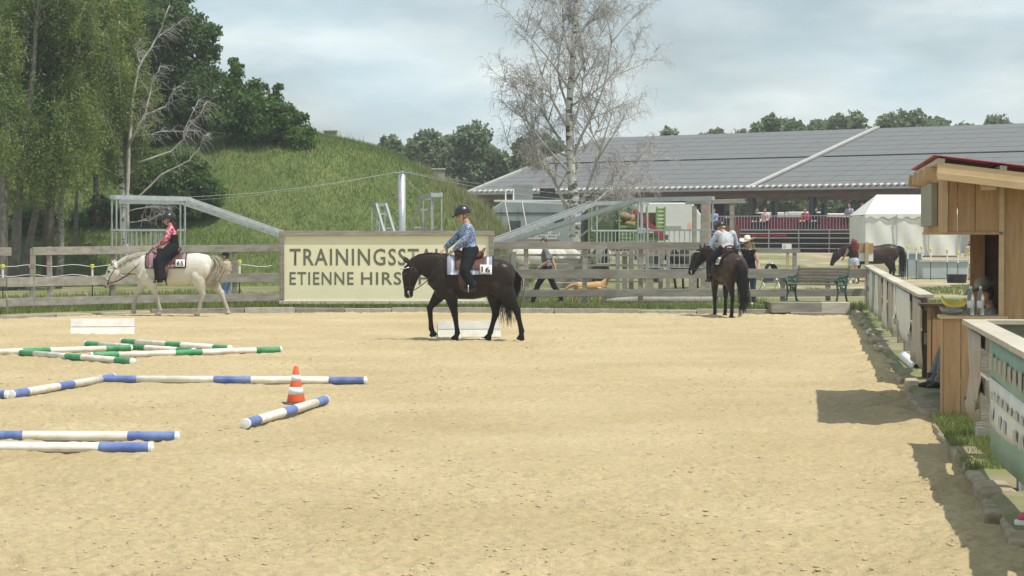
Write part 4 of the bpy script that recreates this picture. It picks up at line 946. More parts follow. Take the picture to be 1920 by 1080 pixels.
M['grey_bark'] = mat('grey_bark', (.12, .11, .095), .9, (.22, .2, .17), 5, bump=.5)
M['twig'] = mat('bare_twig', (.26, .235, .225), .9, (.42, .39, .375), 2)
M['limb'] = mat('pale_limb', (.34, .32, .29), .8, (.66, .64, .58), 3)
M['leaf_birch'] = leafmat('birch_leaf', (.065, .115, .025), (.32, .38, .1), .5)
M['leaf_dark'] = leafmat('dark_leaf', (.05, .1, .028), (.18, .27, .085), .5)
M['leaf_bush'] = leafmat('bush_leaf', (.045, .1, .024), (.18, .29, .075), .5)
M['leaf_far'] = leafmat('far_leaf', (.12, .17, .085), (.28, .34, .18), .45)  # paler than the near leaves, distance haze put into the colour
def leaf_arr(pts, size, up_bias=.0):
    pts = np.asarray(pts, float); n = len(pts)
    a = RNG.normal(size=(n, 3)); a[:, 2] -= up_bias; a /= np.linalg.norm(a, axis=1)[:, None]
    b_ = np.cross(a, RNG.normal(size=(n, 3))); b_ /= np.linalg.norm(b_, axis=1)[:, None]
    s = size * RNG.uniform(.6, 1.3, n)[:, None]
    return np.stack([pts - a * s * .55, pts + b_ * s * .36, pts + a * s * .55, pts - b_ * s * .36], 1).reshape(-1, 3)
def leaves(name, pts, size, m, parent, up_bias=0.):
    V = leaf_arr(pts, size, up_bias); o = fast(name, V, np.arange(len(V)).reshape(-1, 4), m, parent); return o
def limb_pts(a, b_, n=7, wob=.08, sag=0.):
    a, b_ = Vector(a), Vector(b_); ln = (b_ - a).length
    return [a + (b_ - a) * (i / (n - 1)) + Vector((random.uniform(-1, 1), random.uniform(-1, 1), random.uniform(-.6, .6))) * wob * ln * (0 < i < n - 1) * .3 + Vector((0, 0, sag * 4 * (i / (n - 1)) * (1 - i / (n - 1)))) for i in range(n)]

def weeping_birch(px, d, base_py, lean, h, label, rad, n_str=420, leaf=.085, low=2.0, side=0., trunk_r=.13, density=1.25, top_cut=None, bark='birch_bark'):
    """birch with a slender trunk, rising limbs and hanging leafy strands"""
    x = X_of(px, d); gz_ = max(.0, hill_z(x, d)) if d > 81 else .05
    t = thing('birch_tree', label, 'tree', (x, d, gz_), group='weeping birches on the left')
    tr = [Vector((lean * (k / 8) ** 1.2 * h * .12 + .06 * math.sin(k * 1.7), .05 * math.sin(k), -.2 + h * k / 8)) for k in range(9)]
    MB().tube(tr, [trunk_r * (1.25 - 1.05 * k / 8) for k in range(9)], 9).build('trunk', M[bark], t, sm=True)
    lm = MB(); pts = []; tips = []
    for k in range(26):
        f = random.uniform(.28, .95); p0 = tr[0].lerp(tr[-1], f); i = min(7, int(f * 8)); p0 = tr[i].lerp(tr[i + 1], f * 8 - i)
        a = random.uniform(0, 2 * math.pi); ln = rad * random.uniform(.45, 1.0) * (1.15 - .55 * f)
        p1 = p0 + Vector((math.cos(a) * ln + side * ln, math.sin(a) * ln, ln * random.uniform(.25, .8)))
        pp = limb_pts(p0, p1, 6, .12, ln * .1); lm.tube(pp, [.035 * (1 - .16 * q) for q in range(6)], 5); tips.append(pp)
    lm.build('limb', M[bark], t, sm=True)
    tw = MB()
    for k in range(int(n_str)):
        pp = random.choice(tips); f = random.uniform(.25, 1.0) * 4.999; i = int(f); s0 = pp[i].lerp(pp[i + 1], f - i) + Vector((random.gauss(0, .22), random.gauss(0, .22), random.gauss(0, .2)))
        ln = random.uniform(.5, 1.8); zend = max(s0.z - ln, low + random.uniform(-.3, .9)); ln = s0.z - zend
        if ln < .25: continue
        dx, dy = random.gauss(0, .26), random.gauss(0, .26); nl = int(ln * 58 * density)
        for q in range(nl):
            g = random.random(); pts.append((s0.x + dx * g * ln + random.gauss(0, .11), s0.y + dy * g * ln + random.gauss(0, .11), s0.z - g * ln))
        if k % 3 == 0: tw.tube([s0, s0 + Vector((dx * ln * .5, dy * ln * .5, -ln * .5)), s0 + Vector((dx * ln, dy * ln, -ln))], [.007, .005, .003], 3)
    tag(tw.build('hanging_twigs', M['twig'], t), kind='stuff')
    tag(leaves('crown', pts, leaf, M['leaf_birch'], t, .8), kind=None)
    return t
weeping_birch(232, 84, 440, -.1, 12.5, 'weeping birch with a white trunk behind the left walker gate', 3.4, 620, side=-.55, low=2.6, trunk_r=.11)
weeping_birch(108, 80, 470, .5, 11.5, 'slim weeping birch with a pale trunk left of the walker', 3.3, 560, low=2.4, trunk_r=.1, bark='shaded_birch')
weeping_birch(20, 78, 470, .9, 12.0, 'leaning grey birch with dense hanging leaves by the electric posts', 3.6, 600, low=2.4, trunk_r=.15, bark='grey_bark')
weeping_birch(-70, 82, 470, .2, 12.5, 'birch at the wood edge whose thick limb reaches over the grass', 3.8, 460, low=2.6, trunk_r=.17, bark='grey_bark')
# bare white limbs of the birch by the walker and fallen leaning stems
dl = thing('dead_birch', 'bare forked white limbs without leaves reaching right from the birch trunk', 'dead tree', (X_of(238, 83), 83, .2))
mbl = MB()
def px_limb(pts_, r0, r1, d=83.):
    pp = [P(a, c, d + random.uniform(-.2, .2)) for a, c in pts_]; n = len(pp); q = []
    for i in range(n - 1):
        for k in range(3): q.append(pp[i].lerp(pp[i + 1], k / 3) + Vector((random.uniform(-.03, .03), 0, random.uniform(-.03, .03))))
    q.append(pp[-1]); mbl.tube(q, [r0 + (r1 - r0) * i / (len(q) - 1) for i in range(len(q))], 6); return q
lim = [([(238, 445), (240, 330), (247, 190), (258, 130), (295, 70), (318, 10)], .085, .02), ([(240, 275), (272, 220), (285, 150), (300, 125)], .05, .012), ([(262, 120), (258, 100), (250, 88)], .02, .01), ([(258, 305), (320, 285), (345, 260), (352, 240), (375, 215), (388, 190)], .035, .01), ([(345, 262), (345, 245), (372, 188)], .02, .008),
       ([(250, 378), (300, 330), (355, 300), (375, 275), (384, 254)], .035, .012), ([(248, 258), (300, 248), (365, 245)], .02, .008), ([(242, 270), (272, 215), (310, 200), (330, 165)], .04, .01), ([(242, 395), (285, 388), (315, 390)], .02, .01), ([(242, 418), (280, 412), (305, 402)], .02, .008), ([(295, 70), (310, 60), (345, 35)], .02, .006), ([(256, 250), (265, 235), (262, 190)], .016, .006)]
qs = [px_limb(*a) for a in lim]; mbl2 = mbl; mbl.v = [(Vector(v) - dl.location)[:] for v in mbl.v]; mbl.build('limb', M['limb'], dl, sm=True)
tw = MB()
for q in qs:
    for k in range(45):
        p = random.choice(q[2:]); a = Vector((random.uniform(-.2, 1), random.uniform(-.5, .5), random.uniform(-.5, .8))) * random.uniform(.25, .8)
        p1 = p + a * .6 + Vector((0, 0, random.uniform(-.1, .1))); tw.tube([p, p1, p1 + a * .5 + Vector((0, 0, -.15))], [.007, .005, .003], 3)
tw.v = [(Vector(v) - dl.location)[:] for v in tw.v]; tag(tw.build('twigs', M['twig'], dl), kind='stuff')
# grey trunks in the shade of the wood edge
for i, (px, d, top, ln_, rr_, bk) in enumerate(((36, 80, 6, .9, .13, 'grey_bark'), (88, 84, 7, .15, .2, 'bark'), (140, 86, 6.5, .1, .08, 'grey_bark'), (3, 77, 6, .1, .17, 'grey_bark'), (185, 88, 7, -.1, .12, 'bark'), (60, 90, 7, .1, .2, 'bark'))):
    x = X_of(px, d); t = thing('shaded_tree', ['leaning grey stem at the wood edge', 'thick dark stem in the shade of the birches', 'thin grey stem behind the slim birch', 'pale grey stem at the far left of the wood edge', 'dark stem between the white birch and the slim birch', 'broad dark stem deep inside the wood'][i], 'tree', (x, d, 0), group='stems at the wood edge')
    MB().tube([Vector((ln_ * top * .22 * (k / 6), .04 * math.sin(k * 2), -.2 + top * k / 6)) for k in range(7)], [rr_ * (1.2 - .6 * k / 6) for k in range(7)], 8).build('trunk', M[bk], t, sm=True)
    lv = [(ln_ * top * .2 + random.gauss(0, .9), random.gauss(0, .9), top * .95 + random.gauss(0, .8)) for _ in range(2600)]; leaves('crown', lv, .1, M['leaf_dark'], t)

def clump_tree(name, px, d, label, z0, clumps, n, leaf, m, group=None, trunk=True, cat='tree'):
    """crown from many leaf clumps; clumps = [(dx, dz, radius)] in metres around the trunk, dz above z0"""
    x = X_of(px, d); t = thing(name, label, cat, (x, d, z0), group=group)
    pts = []; tot = sum(c[2] ** 2.2 for c in clumps); lm = MB()
    for cx, cz, rr in clumps:
        k = int(n * rr ** 2.2 / tot); sub = max(12, int(rr * 26)); cy = random.uniform(-.7, .7) * rr
        cs = []
        for _ in range(sub):
            v = Vector((random.gauss(0, 1), random.gauss(0, 1), random.gauss(0, 1))).normalized() * rr * random.uniform(.35, 1.0) ** .6; cs.append((v.x, v.y, v.z * .9, rr * random.uniform(.16, .42)))
        for _ in range(k):
            q = random.choice(cs) if random.random() < .55 else (0, 0, 0, rr * 1.02); v = Vector((random.gauss(0, 1), random.gauss(0, 1), random.gauss(0, 1))); v = v.normalized() * q[3] * random.uniform(.1, 1.15)
            pts.append((cx + q[0] + v.x, cy + q[1] + v.y, cz + q[2] + v.z * .8))
        lm.tube(limb_pts((cx * .15, 0, cz * .35), (cx, cy, cz), 5, .1), [.07, .055, .04, .03, .015], 5)
    pts = [p for p in pts if p[2] > .05]
    if trunk:
        top = max(c[1] for c in clumps); MB().tube([(0, 0, -.3), (.05, 0, top * .4), (0, 0, top * .8)], [.2, .14, .05], 8).build('trunk', M['bark'], t, sm=True)
    lm.build('limb', M['bark'], t, sm=True); leaves('crown', pts, leaf, m, t); return t
zc = lambda py, d, z0: P(0, py, d).z - z0
def pxclumps(px, d, z0, lst): return [(X_of(a, d) - X_of(px, d), zc(c_, d, z0), rr / FPX * d) for a, c_, rr in lst]
d = 95; z0 = 2.6
clump_tree('broadleaf_tree', 345, d, 'tall dark broadleaf tree behind the white birch trunk', z0, pxclumps(345, d, z0, [(330, 40, 45), (365, 60, 40), (300, 90, 55), (385, 95, 30), (360, 130, 50), (395, 60, 22), (320, 170, 60), (380, 190, 50), (290, 230, 60), (350, 250, 55), (300, 310, 60), (350, 330, 50), (330, -20, 40), (290, 30, 45), (270, 150, 55), (400, 150, 25)]), 52000, .14, M['leaf_dark'])
d = 93; z0 = 3.4
clump_tree('bush', 505, d, 'big round dark green bush growing on the left of the hill', z0, pxclumps(505, d, z0, [(437, 150, 22), (440, 185, 34), (475, 200, 38), (500, 230, 45), (540, 240, 38), (560, 265, 30), (470, 250, 45), (520, 280, 40), (450, 290, 35), (555, 290, 25), (425, 225, 35), (480, 165, 22), (437, 115, 10), (522, 165, 10), (518, 185, 14), (535, 210, 22), (572, 218, 8), (578, 250, 16), (490, 300, 30), (445, 130, 14)]), 50000, .12, M['leaf_bush'], cat='bush')
d = 88
for px, py, rr, lb in ((290, 400, 45, 'low leafy shrub behind the bars of the left walker gate'), (185, 420, 42, 'leafy shrub in the shade between birch stems'), (380, 370, 40, 'pale leafy shrub at the foot of the hill below the dark tree'), (60, 430, 50, 'dark shrub at the far left of the wood edge'), (335, 330, 50, 'shaded shrub among the dead birch limbs'), (270, 330, 45, 'dark shrub right beside the white birch trunk'), (345, 410, 42, 'grey green shrub on the slope behind the walker elbow')):
    z0 = max(.05, hill_z(X_of(px, d), d)); clump_tree('shrub', px, d, lb, z0, pxclumps(px, d, z0, [(px - 25, py, rr * .7), (px + 20, py - 10, rr * .7), (px, py - 30, rr * .6), (px + 5, py + 25, rr * .7)]), 9000, .11, M['leaf_bush'] if px in (290, 380, 345) else M['leaf_dark'], 'shrubs at the wood edge', cat='shrub')
# dense wood behind the birches
for i, px in enumerate((-110, -60, -10, 30, 70, 110, 160, 200, 240, 280)):
    d = 101 + 2 * (i % 3); z0 = .5; base = [(px + random.uniform(-40, 40), y_, random.uniform(45, 65)) for y_ in (20, 70, 120, 170, 220, 270, 320, 370, 410)]
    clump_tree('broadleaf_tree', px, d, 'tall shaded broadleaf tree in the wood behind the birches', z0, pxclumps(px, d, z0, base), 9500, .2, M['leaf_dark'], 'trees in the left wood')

# ---- bare birch in the middle
bd = 85.; tb_ = thing('bare_birch', 'tall leafless birch with white trunk and fine drooping twigs', 'tree', (X_of(1079, bd), bd, .05)); bx = tb_.location.x
tm = MB(); lm = MB(); tw = MB()
trp = [P(a, c_, bd) - tb_.location for a, c_ in ((1078, 520), (1078, 450), (1077, 380), (1071, 320), (1068, 260), (1067, 200), (1071, 150), (1075, 90), (1078, 40), (1081, -20), (1084, -70))]
trr = [.24, .22, .2, .16, .14, .125, .115, .09, .07, .05, .02]
tm.tube(trp, trr, 12)
def twigs_from(path, n, ln, droop):
    for _ in range(n):
        f = random.uniform(.25, 1) * (len(path) - 1); i = min(len(path) - 2, int(f)); p = path[i].lerp(path[i + 1], f - i); base = (path[i + 1] - path[i]).normalized()
        a = (base * .6 + Vector((random.gauss(0, .55), random.gauss(0, .55), random.gauss(.05, .4)))).normalized(); l = ln * random.uniform(.4, 1.2)
        p1 = p + a * l * .5; p2 = p1 + (a * .6 + Vector((0, 0, -droop))).normalized() * l * .4; p3 = p2 + Vector((random.gauss(0, .15), random.gauss(0, .15), -1)).normalized() * l * .35
        tw.tube([p, p1, p2, p3], [.008, .0055, .004, .0025], 3)
        for _k in range(2):
            s = p1.lerp(p2, random.random()); e = s + Vector((random.gauss(0, .3), random.gauss(0, .3), random.gauss(-.2, .3))) * l * .7; tw.tube([s, s.lerp(e, .5) + Vector((0, 0, .03)), e + Vector((0, 0, -.1 * l))], [.006, .0045, .003], 3)
def grow(p, dirv, ln, r0, lvl):
    n = 6; path = [p]; dv = dirv.normalized()
    for k in range(n):
        dv = (dv + Vector((random.gauss(0, .09), random.gauss(0, .09), random.gauss(.035 if lvl == 0 else .0, .05)))).normalized(); path.append(path[-1] + dv * ln / n)
    lm.tube(path, [r0 * (1 - .82 * k / n) for k in range(n + 1)], 6 if lvl == 0 else 4)
    if lvl < 2:
        for k in range(6 if lvl == 0 else 4):
            f = random.uniform(.25, .95) * n; i = min(n - 1, int(f)); q = path[i].lerp(path[i + 1], f - i); sd = Vector((random.gauss(0, 1), random.gauss(0, 1), random.gauss(.2, .4))).normalized()
            grow(q, dv * .9 + sd * .75, ln * random.uniform(.38, .6), r0 * .45, lvl + 1)
    twigs_from(path, 12 if lvl == 0 else 8, .65 if lvl < 2 else .55, .3)
# main limbs as seen: (start px,py) -> (end px,py), depth swing
for (a, c_, e, f, dz, r0) in ((1070, 300, 985, 130, .6, .06), (1072, 330, 925, 190, -.8, .055), (1070, 405, 935, 210, .7, .07), (1068, 245, 945, 75, -.5, .055), (1068, 215, 1000, 30, .8, .05), (1070, 250, 1150, 90, -.6, .055), (1073, 330, 1180, 150, .9, .055), (1080, 405, 1245, 170, .3, .065), (1074, 290, 1215, 50, -.9, .055), (1068, 180, 1130, 10, .6, .045), (1073, 110, 1010, -30, .5, .04), (1075, 90, 1160, -30, -.5, .04), (1078, 410, 1240, 300, 1.2, .05), (1077, 300, 960, 250, 1.2, .045), (1070, 200, 1240, 110, 1., .045), (1068, 170, 930, 40, -1.0, .045), (1078, 60, 1050, -60, .4, .03), (1075, 380, 1190, 330, -.9, .035), (1072, 350, 990, 310, -.9, .03), (1080, 450, 1180, 395, -.6, .04)):
    p0 = P(a, c_, bd) - tb_.location; e = 1080 + (e - 1080) * .84; f = f - 12; p1 = P(e, f, bd) + Vector((0, dz * 1.6, 0)) - tb_.location; dv = p1 - p0; ln = dv.length * .86
    grow(p0, dv - Vector((0, 0, ln * .06)), ln, r0, 0)
tm.build('trunk', M['birch_bark'], tb_, sm=True); lm.build('limb', M['limb'], tb_, sm=True); tag(tw.build('twigs', M['twig'], tb_), kind='stuff')
nb = thing('tree_poster', 'small blue and white poster pinned to the bare birch trunk', 'poster', P(1084, 405, bd - .28)); MB().box((0, 0, 0), (.22, .01, .6)).build('sheet', M['label_paper'], nb); MB().box((0, -.008, .18), (.2, .006, .16)).build('blue_field', mat('poster_blue', (.25, .4, .65), .6), nb)

# ---- distant trees
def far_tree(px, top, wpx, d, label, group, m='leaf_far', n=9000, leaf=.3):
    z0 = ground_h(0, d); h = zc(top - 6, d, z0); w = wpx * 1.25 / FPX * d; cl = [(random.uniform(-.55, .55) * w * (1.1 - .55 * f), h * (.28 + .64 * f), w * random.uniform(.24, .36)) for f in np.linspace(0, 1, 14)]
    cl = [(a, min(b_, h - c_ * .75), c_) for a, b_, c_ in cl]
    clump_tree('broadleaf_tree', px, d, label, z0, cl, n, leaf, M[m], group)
g = 'trees right behind the hill'
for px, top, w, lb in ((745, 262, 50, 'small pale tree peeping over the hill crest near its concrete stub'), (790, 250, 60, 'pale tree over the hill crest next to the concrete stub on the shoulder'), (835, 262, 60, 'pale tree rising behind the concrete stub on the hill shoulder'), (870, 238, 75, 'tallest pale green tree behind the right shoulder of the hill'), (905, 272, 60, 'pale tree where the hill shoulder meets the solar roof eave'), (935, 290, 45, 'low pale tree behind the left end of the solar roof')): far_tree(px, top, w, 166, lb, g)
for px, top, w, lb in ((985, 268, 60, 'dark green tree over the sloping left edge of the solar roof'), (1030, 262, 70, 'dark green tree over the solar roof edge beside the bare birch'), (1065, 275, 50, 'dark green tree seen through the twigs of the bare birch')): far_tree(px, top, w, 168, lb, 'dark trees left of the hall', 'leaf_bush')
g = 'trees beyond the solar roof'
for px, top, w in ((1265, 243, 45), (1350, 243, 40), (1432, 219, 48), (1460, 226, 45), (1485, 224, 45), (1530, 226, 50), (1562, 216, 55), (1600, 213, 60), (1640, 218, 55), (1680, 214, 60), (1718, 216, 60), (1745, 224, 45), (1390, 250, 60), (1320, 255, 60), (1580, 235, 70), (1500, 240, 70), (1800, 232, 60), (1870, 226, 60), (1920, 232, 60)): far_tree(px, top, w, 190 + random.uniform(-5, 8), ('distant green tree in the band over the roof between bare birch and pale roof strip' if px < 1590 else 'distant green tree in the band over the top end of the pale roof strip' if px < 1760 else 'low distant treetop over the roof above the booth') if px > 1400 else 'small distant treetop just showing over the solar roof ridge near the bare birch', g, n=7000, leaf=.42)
mbw = []
for _ in range(26000):
    px = random.uniform(-500, 2500); d = random.uniform(300, 330); mbw.append((X_of(px, d), d, random.random() ** .6 * (9 + 4 * vn1(px * .02, 1, 3)) + 0.5))
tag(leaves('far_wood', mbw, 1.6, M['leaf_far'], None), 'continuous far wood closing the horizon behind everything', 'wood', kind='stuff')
# ------------------------------------------------------------------ horses
M['coat'] = attrmat('horse_coat', .38, .2, .35, 7); M['coat_pale'] = attrmat('horse_coat_pale', .6, .3, .08, 10); M['skin'] = attrmat('skin', .55, .35, .06, 30)
M['leather'] = mat('brown_leather', (.075, .034, .024), .55, (.12, .06, .042), 12); M['dark_leather'] = mat('dark_leather', (.03, .02, .016), .5, (.05, .035, .03), 14)
M['silver'] = mat('silver', (.6, .6, .58), .3, metal=.8)
def hairmat(n, a, b_): return mat(n, a, .55, b_, 9, stretch=(2, 2, 2))
def lerp_st(st, u):
    us = [s[0] for s in st][::-1]; return [float(np.interp(u, us, [s[i] for s in st][::-1])) for i in (1, 2, 3)]
def barrel(st, u, th, off=0.):
    t, b_, w = lerp_st(st, u); h = (t - b_) / 2; n = Vector((0, math.sin(th) / w, math.cos(th) / h)).normalized()
    return Vector((u, w * math.sin(th), (t + b_) / 2 + h * math.cos(th))) + n * off
def th_at(st, u, z):
    t, b_, w = lerp_st(st, u); return math.acos(max(-1, min(1, (z - (t + b_) / 2) / ((t - b_) / 2))))
def strands(guides, n, r0, r1, name, m, parent, spread0, spread1, wid=.012, seg=7):
    """hair: many thin tapering strands following a guide curve"""
    mb = MB(); g = [Vector(p) for p in guides]
    def at(t):
        f = t * (len(g) - 1); i = min(len(g) - 2, int(f)); a = f - i
        p0, p1, p2, p3 = g[max(0, i - 1)], g[i], g[i + 1], g[min(len(g) - 1, i + 2)]
        return .5 * ((2 * p1) + (p2 - p0) * a + (2 * p0 - 5 * p1 + 4 * p2 - p3) * a * a + (3 * p1 - p0 - 3 * p2 + p3) * a ** 3)
    for _ in range(n):
        o = Vector((random.gauss(0, 1), random.gauss(0, 1), random.gauss(0, .6))) * .55; e = random.uniform(.72, 1.0); s0 = random.uniform(0, .12)
        pp = []
        for k in range(seg):
            t = s0 + (e - s0) * k / (seg - 1); sp_ = spread0 + (spread1 - spread0) * math.sin(min(1, t * 1.2) * math.pi / 2); pp.append(at(t) + o * sp_ + Vector((random.gauss(0, .004), random.gauss(0, .004), 0)))
        mb.tube(pp, [r0 + (r1 - r0) * k / (seg - 1) for k in range(seg)], 3)
    return mb.build(name, m, parent, sm=True)
def horse(name, label, loc, rz, S, colfn, hair, group=None, voxel=.016, coat='coat', mane=True, sc=1.0):
    h = thing(name, label, 'horse', loc, rz, group); h.scale = (sc,) * 3
    mb = MB(); st = S['trunk']
    mb.tube([(s[0], 0, (s[1] + s[2]) / 2) for s in st], [(s[3], (s[1] - s[2]) / 2) for s in st], 26, lat=(0, 1, 0))
    nk = S['neck']; mb.tube([(p[0], p[4] if len(p) > 4 else 0, p[1]) for p in nk], [(p[3], p[2]) for p in nk], 20, lat=S.get('nlat', (0, 1, 0)))
    hd = S['head']; mb.tube([(p[0], p[4] if len(p) > 4 else 0, p[1]) for p in hd], [(p[3], p[2]) for p in hd], 18, lat=S.get('hlat', (0, 1, 0)))
    # haunches and shoulders
    for sy in (-1, 1):
        hx_, hz_ = S['haunch']; mb.ell((hx_, sy * .14, hz_), (.25, .135, .30), nu=18, nv=12); sx_, sz_ = S['shoulder']; mb.ell((sx_, sy * .13, sz_), (.19, .11, .34), nu=16, nv=12)
    for kind, sy, pts in S['legs']:
        P0, K, Fk, Hf = [Vector((p[0], sy * (.15 if kind == 'h' else .135) * (1, .92, .85, .85)[i], p[1])) for i, p in enumerate(pts)]
        dirh = (Hf - Fk); cor = Fk + dirh * .58
        if kind == 'f':
            pp = [P0 + (P0 - K) * .18, P0, P0.lerp(K, .45), P0.lerp(K, .84), K, K.lerp(Fk, .18), K.lerp(Fk, .55), K.lerp(Fk, .86), Fk, Fk.lerp(cor, .6), cor, Hf]
            rr = [(.065, .11), (.08, .135), (.07, .1), (.053, .067), (.055, .066), (.045, .053), (.038, .045), (.04, .048), (.047, .056), (.04, .044), (.051, .055), (.06, .07)]
        else:
            pp = [P0 + (P0 - K) * .25, P0, P0.lerp(K, .35), P0.lerp(K, .7), P0.lerp(K, .9), K, K.lerp(Fk, .16), K.lerp(Fk, .5), K.lerp(Fk, .86), Fk, Fk.lerp(cor, .6), cor, Hf]
            rr = [(.1, .2), (.115, .2), (.095, .155), (.068, .1), (.056, .077), (.055, .08), (.047, .062), (.041, .048), (.043, .05), (.049, .058), (.042, .045), (.052, .057), (.06, .071)]
        mb.tube(pp, rr, 14, lat=(0, 1, 0))
        fw = Vector((.035, 0, 0)); mb.tube([cor + fw * .3 + Vector((0, 0, .0)), Hf + fw], [(.047, .05), (.058, .066)], 14, lat=(0, 1, 0))
    for sy in (-1, 1):                # muscle relief: shoulder ridge, stifle, buttock, cheek
        sx_, sz_ = S['shoulder']; mb.tube([(sx_ - .12, sy * .19, sz_ + .3), (sx_ + .02, sy * .225, sz_ + .06), (sx_ + .17, sy * .2, sz_ - .14)], [(.03, .05), (.035, .075), (.03, .06)], 10, lat=(0, 1, 0))
        hx_, hz_ = S['haunch']; mb.ell((hx_ + .1, sy * .2, hz_ - .16), (.12, .085, .15)); mb.ell((hx_ - .12, sy * .17, hz_ - .02), (.13, .1, .2)); mb.ell((sx_ - .16, sy * .19, sz_ - .22), (.12, .075, .1))
        if 'hlat' not in S: q_ = S['head'][2]; mb.ell((q_[0] - .06, sy * .06, q_[1] - .01), (.1, .05, .12))
    for e0, e1 in S['ears']: mb.tube([e0, Vector(e0).lerp(Vector(e1), .5), e1], [(.03, .03), (.032, .022), (.006, .006)], 10)
    for c_ in S.get('eyes', []): mb.ell(c_, .024, nu=8, nv=6)
    body = blob(mb, 'body', M[coat], h, voxel, 4, .5, colfn)
    if mane and S.get('mane'):
        mm = MB()
        for a, c_ in zip(S['mane'][:-1], S['mane'][1:]):
            a, c_ = Vector(a), Vector(c_); nst = 26
            for k in range(nst):
                p = a.lerp(c_, (k + random.random()) / nst); sd = S.get('mside', 1); ln = S.get('mlen', .16) * random.uniform(.7, 1.25)
                mm.tube([p + Vector((0, 0, .005)), p + Vector((random.gauss(0, .01), sd * .045, -.01)), p + Vector((random.gauss(-.02, .02), sd * .085, -ln * .55)), p + Vector((random.gauss(-.03, .03), sd * .1, -ln))], [.011, .012, .01, .003], 4)
        mm.build('mane', hair, h, sm=True)
    if S.get('tail'): strands(S['tail'], S.get('ntail', 130), .008, .0025, 'tail', hair, h, .03, S.get('tspread', .11))
    return h
def standing_legs(dx=0):
    return [('f', 1, [(.42 + dx, .8), (.43 + dx, .48), (.43 + dx, .13), (.47 + dx, 0)]), ('f', -1, [(.45 + dx, .8), (.48 + dx, .48), (.47 + dx, .13), (.51 + dx, 0)]),
            ('h', 1, [(-.58 - dx, .9), (-.74 - dx, .53), (-.68 - dx, .14), (-.64 - dx, 0)]), ('h', -1, [(-.54 - dx, .9), (-.66 - dx, .53), (-.6 - dx, .14), (-.56 - dx, 0)])]
S_DARK = dict(
    trunk=[(.79, 1.2, 1.0, .06), (.70, 1.38, .87, .17), (.55, 1.52, .79, .22), (.40, 1.575, .755, .235), (.2, 1.52, .75, .262), (-.05, 1.49, .745, .275), (-.25, 1.5, .785, .275), (-.42, 1.53, .86, .265), (-.58, 1.5, .91, .26), (-.72, 1.41, .95, .22), (-.81, 1.28, 1.0, .14), (-.84, 1.2, 1.08, .05)],
    neck=[(.36, 1.2, .33, .15), (.55, 1.3, .31, .13), (.73, 1.365, .245, .105), (.92, 1.395, .185, .088), (1.06, 1.37, .15, .08), (1.12, 1.34, .1, .07)],
    head=[(1.06, 1.42, .07, .075), (1.10, 1.34, .125, .095), (1.10, 1.22, .175, .1), (1.125, 1.1, .14, .085), (1.14, .97, .1, .066), (1.145, .88, .086, .06), (1.145, .81, .083, .058), (1.14, .775, .05, .04)],
    haunch=(-.57, 1.14), shoulder=(.5, 1.08),
    legs=[('f', -1, [(.56, .85), (.76, .59), (.73, .2), (.67, .06)]), ('f', 1, [(.36, .84), (.285, .47), (.237, .13), (.285, 0)]), ('h', -1, [(-.46, .9), (-.47, .48), (-.37, .14), (-.32, 0)]), ('h', 1, [(-.63, .92), (-.86, .56), (-.95, .17), (-.94, 0)])],
    ears=[((1.15, .05, 1.43), (1.27, .065, 1.53)), ((1.13, -.05, 1.45), (1.24, -.07, 1.55))], eyes=[(1.21, .085, 1.215), (1.21, -.085, 1.215)],
    mane=[(.45, 0, 1.59), (.73, 0, 1.61), (.95, 0, 1.58), (1.1, 0, 1.5)], mside=-1, mlen=.14,
    tail=[(-.78, 0, 1.3), (-.85, -.03, 1.15), (-.83, -.07, .97), (-.73, -.08, .78), (-.68, -.04, .58), (-.72, -.0, .28)], tspread=.13, ntail=200)
S_WHITE = dict(
    trunk=[(.8, 1.12, .93, .06), (.72, 1.32, .86, .17), (.58, 1.48, .82, .22), (.42, 1.525, .79, .235), (.2, 1.48, .76, .265), (-.1, 1.44, .74, .28), (-.35, 1.46, .745, .28), (-.55, 1.51, .8, .275), (-.72, 1.52, .87, .27), (-.9, 1.47, .92, .23), (-1.02, 1.35, .97, .15), (-1.07, 1.2, 1.03, .05)],
    neck=[(.4, 1.17, .33, .15), (.6, 1.24, .3, .13), (.8, 1.26, .245, .105), (1.02, 1.225, .2, .088), (1.18, 1.16, .16, .08), (1.26, 1.12, .11, .07)],
    head=[(1.2, 1.22, .07, .075), (1.27, 1.16, .125, .095), (1.32, 1.06, .175, .1), (1.39, .96, .14, .085), (1.455, .85, .1, .066), (1.49, .77, .085, .06), (1.505, .71, .08, .058), (1.51, .68, .05, .04)],
    haunch=(-.76, 1.13), shoulder=(.52, 1.05),
    legs=[('f', -1, [(.6, .83), (.81, .52), (.865, .19), (.86, .07)]), ('f', 1, [(.42, .84), (.3, .53), (.19, .15), (.24, 0)]), ('h', 1, [(-.72, .9), (-.83, .53), (-.72, .14), (-.68, 0)]), ('h', -1, [(-.92, .92), (-1.23, .56), (-1.37, .18), (-1.4, .05)])],
    ears=[((1.29, .05, 1.24), (1.37, .07, 1.35)), ((1.26, -.05, 1.25), (1.33, -.07, 1.36))], eyes=[(1.42, .085, 1.07), (1.42, -.085, 1.07)],
    mane=[(.5, 0, 1.53), (.75, 0, 1.51), (.99, 0, 1.43), (1.23, 0, 1.28)], mside=1, mlen=.13,
    tail=[(-1.0, 0, 1.42), (-1.15, .02, 1.36), (-1.25, .06, 1.15), (-1.18, .1, .97), (-1.06, .12, .82), (-.92, .12, .64)], tspread=.15, ntail=220)
def mixc(a, b_, f): return np.asarray(a)[None, :] * (1 - f[:, None]) + np.asarray(b_)[None, :] * f[:, None]
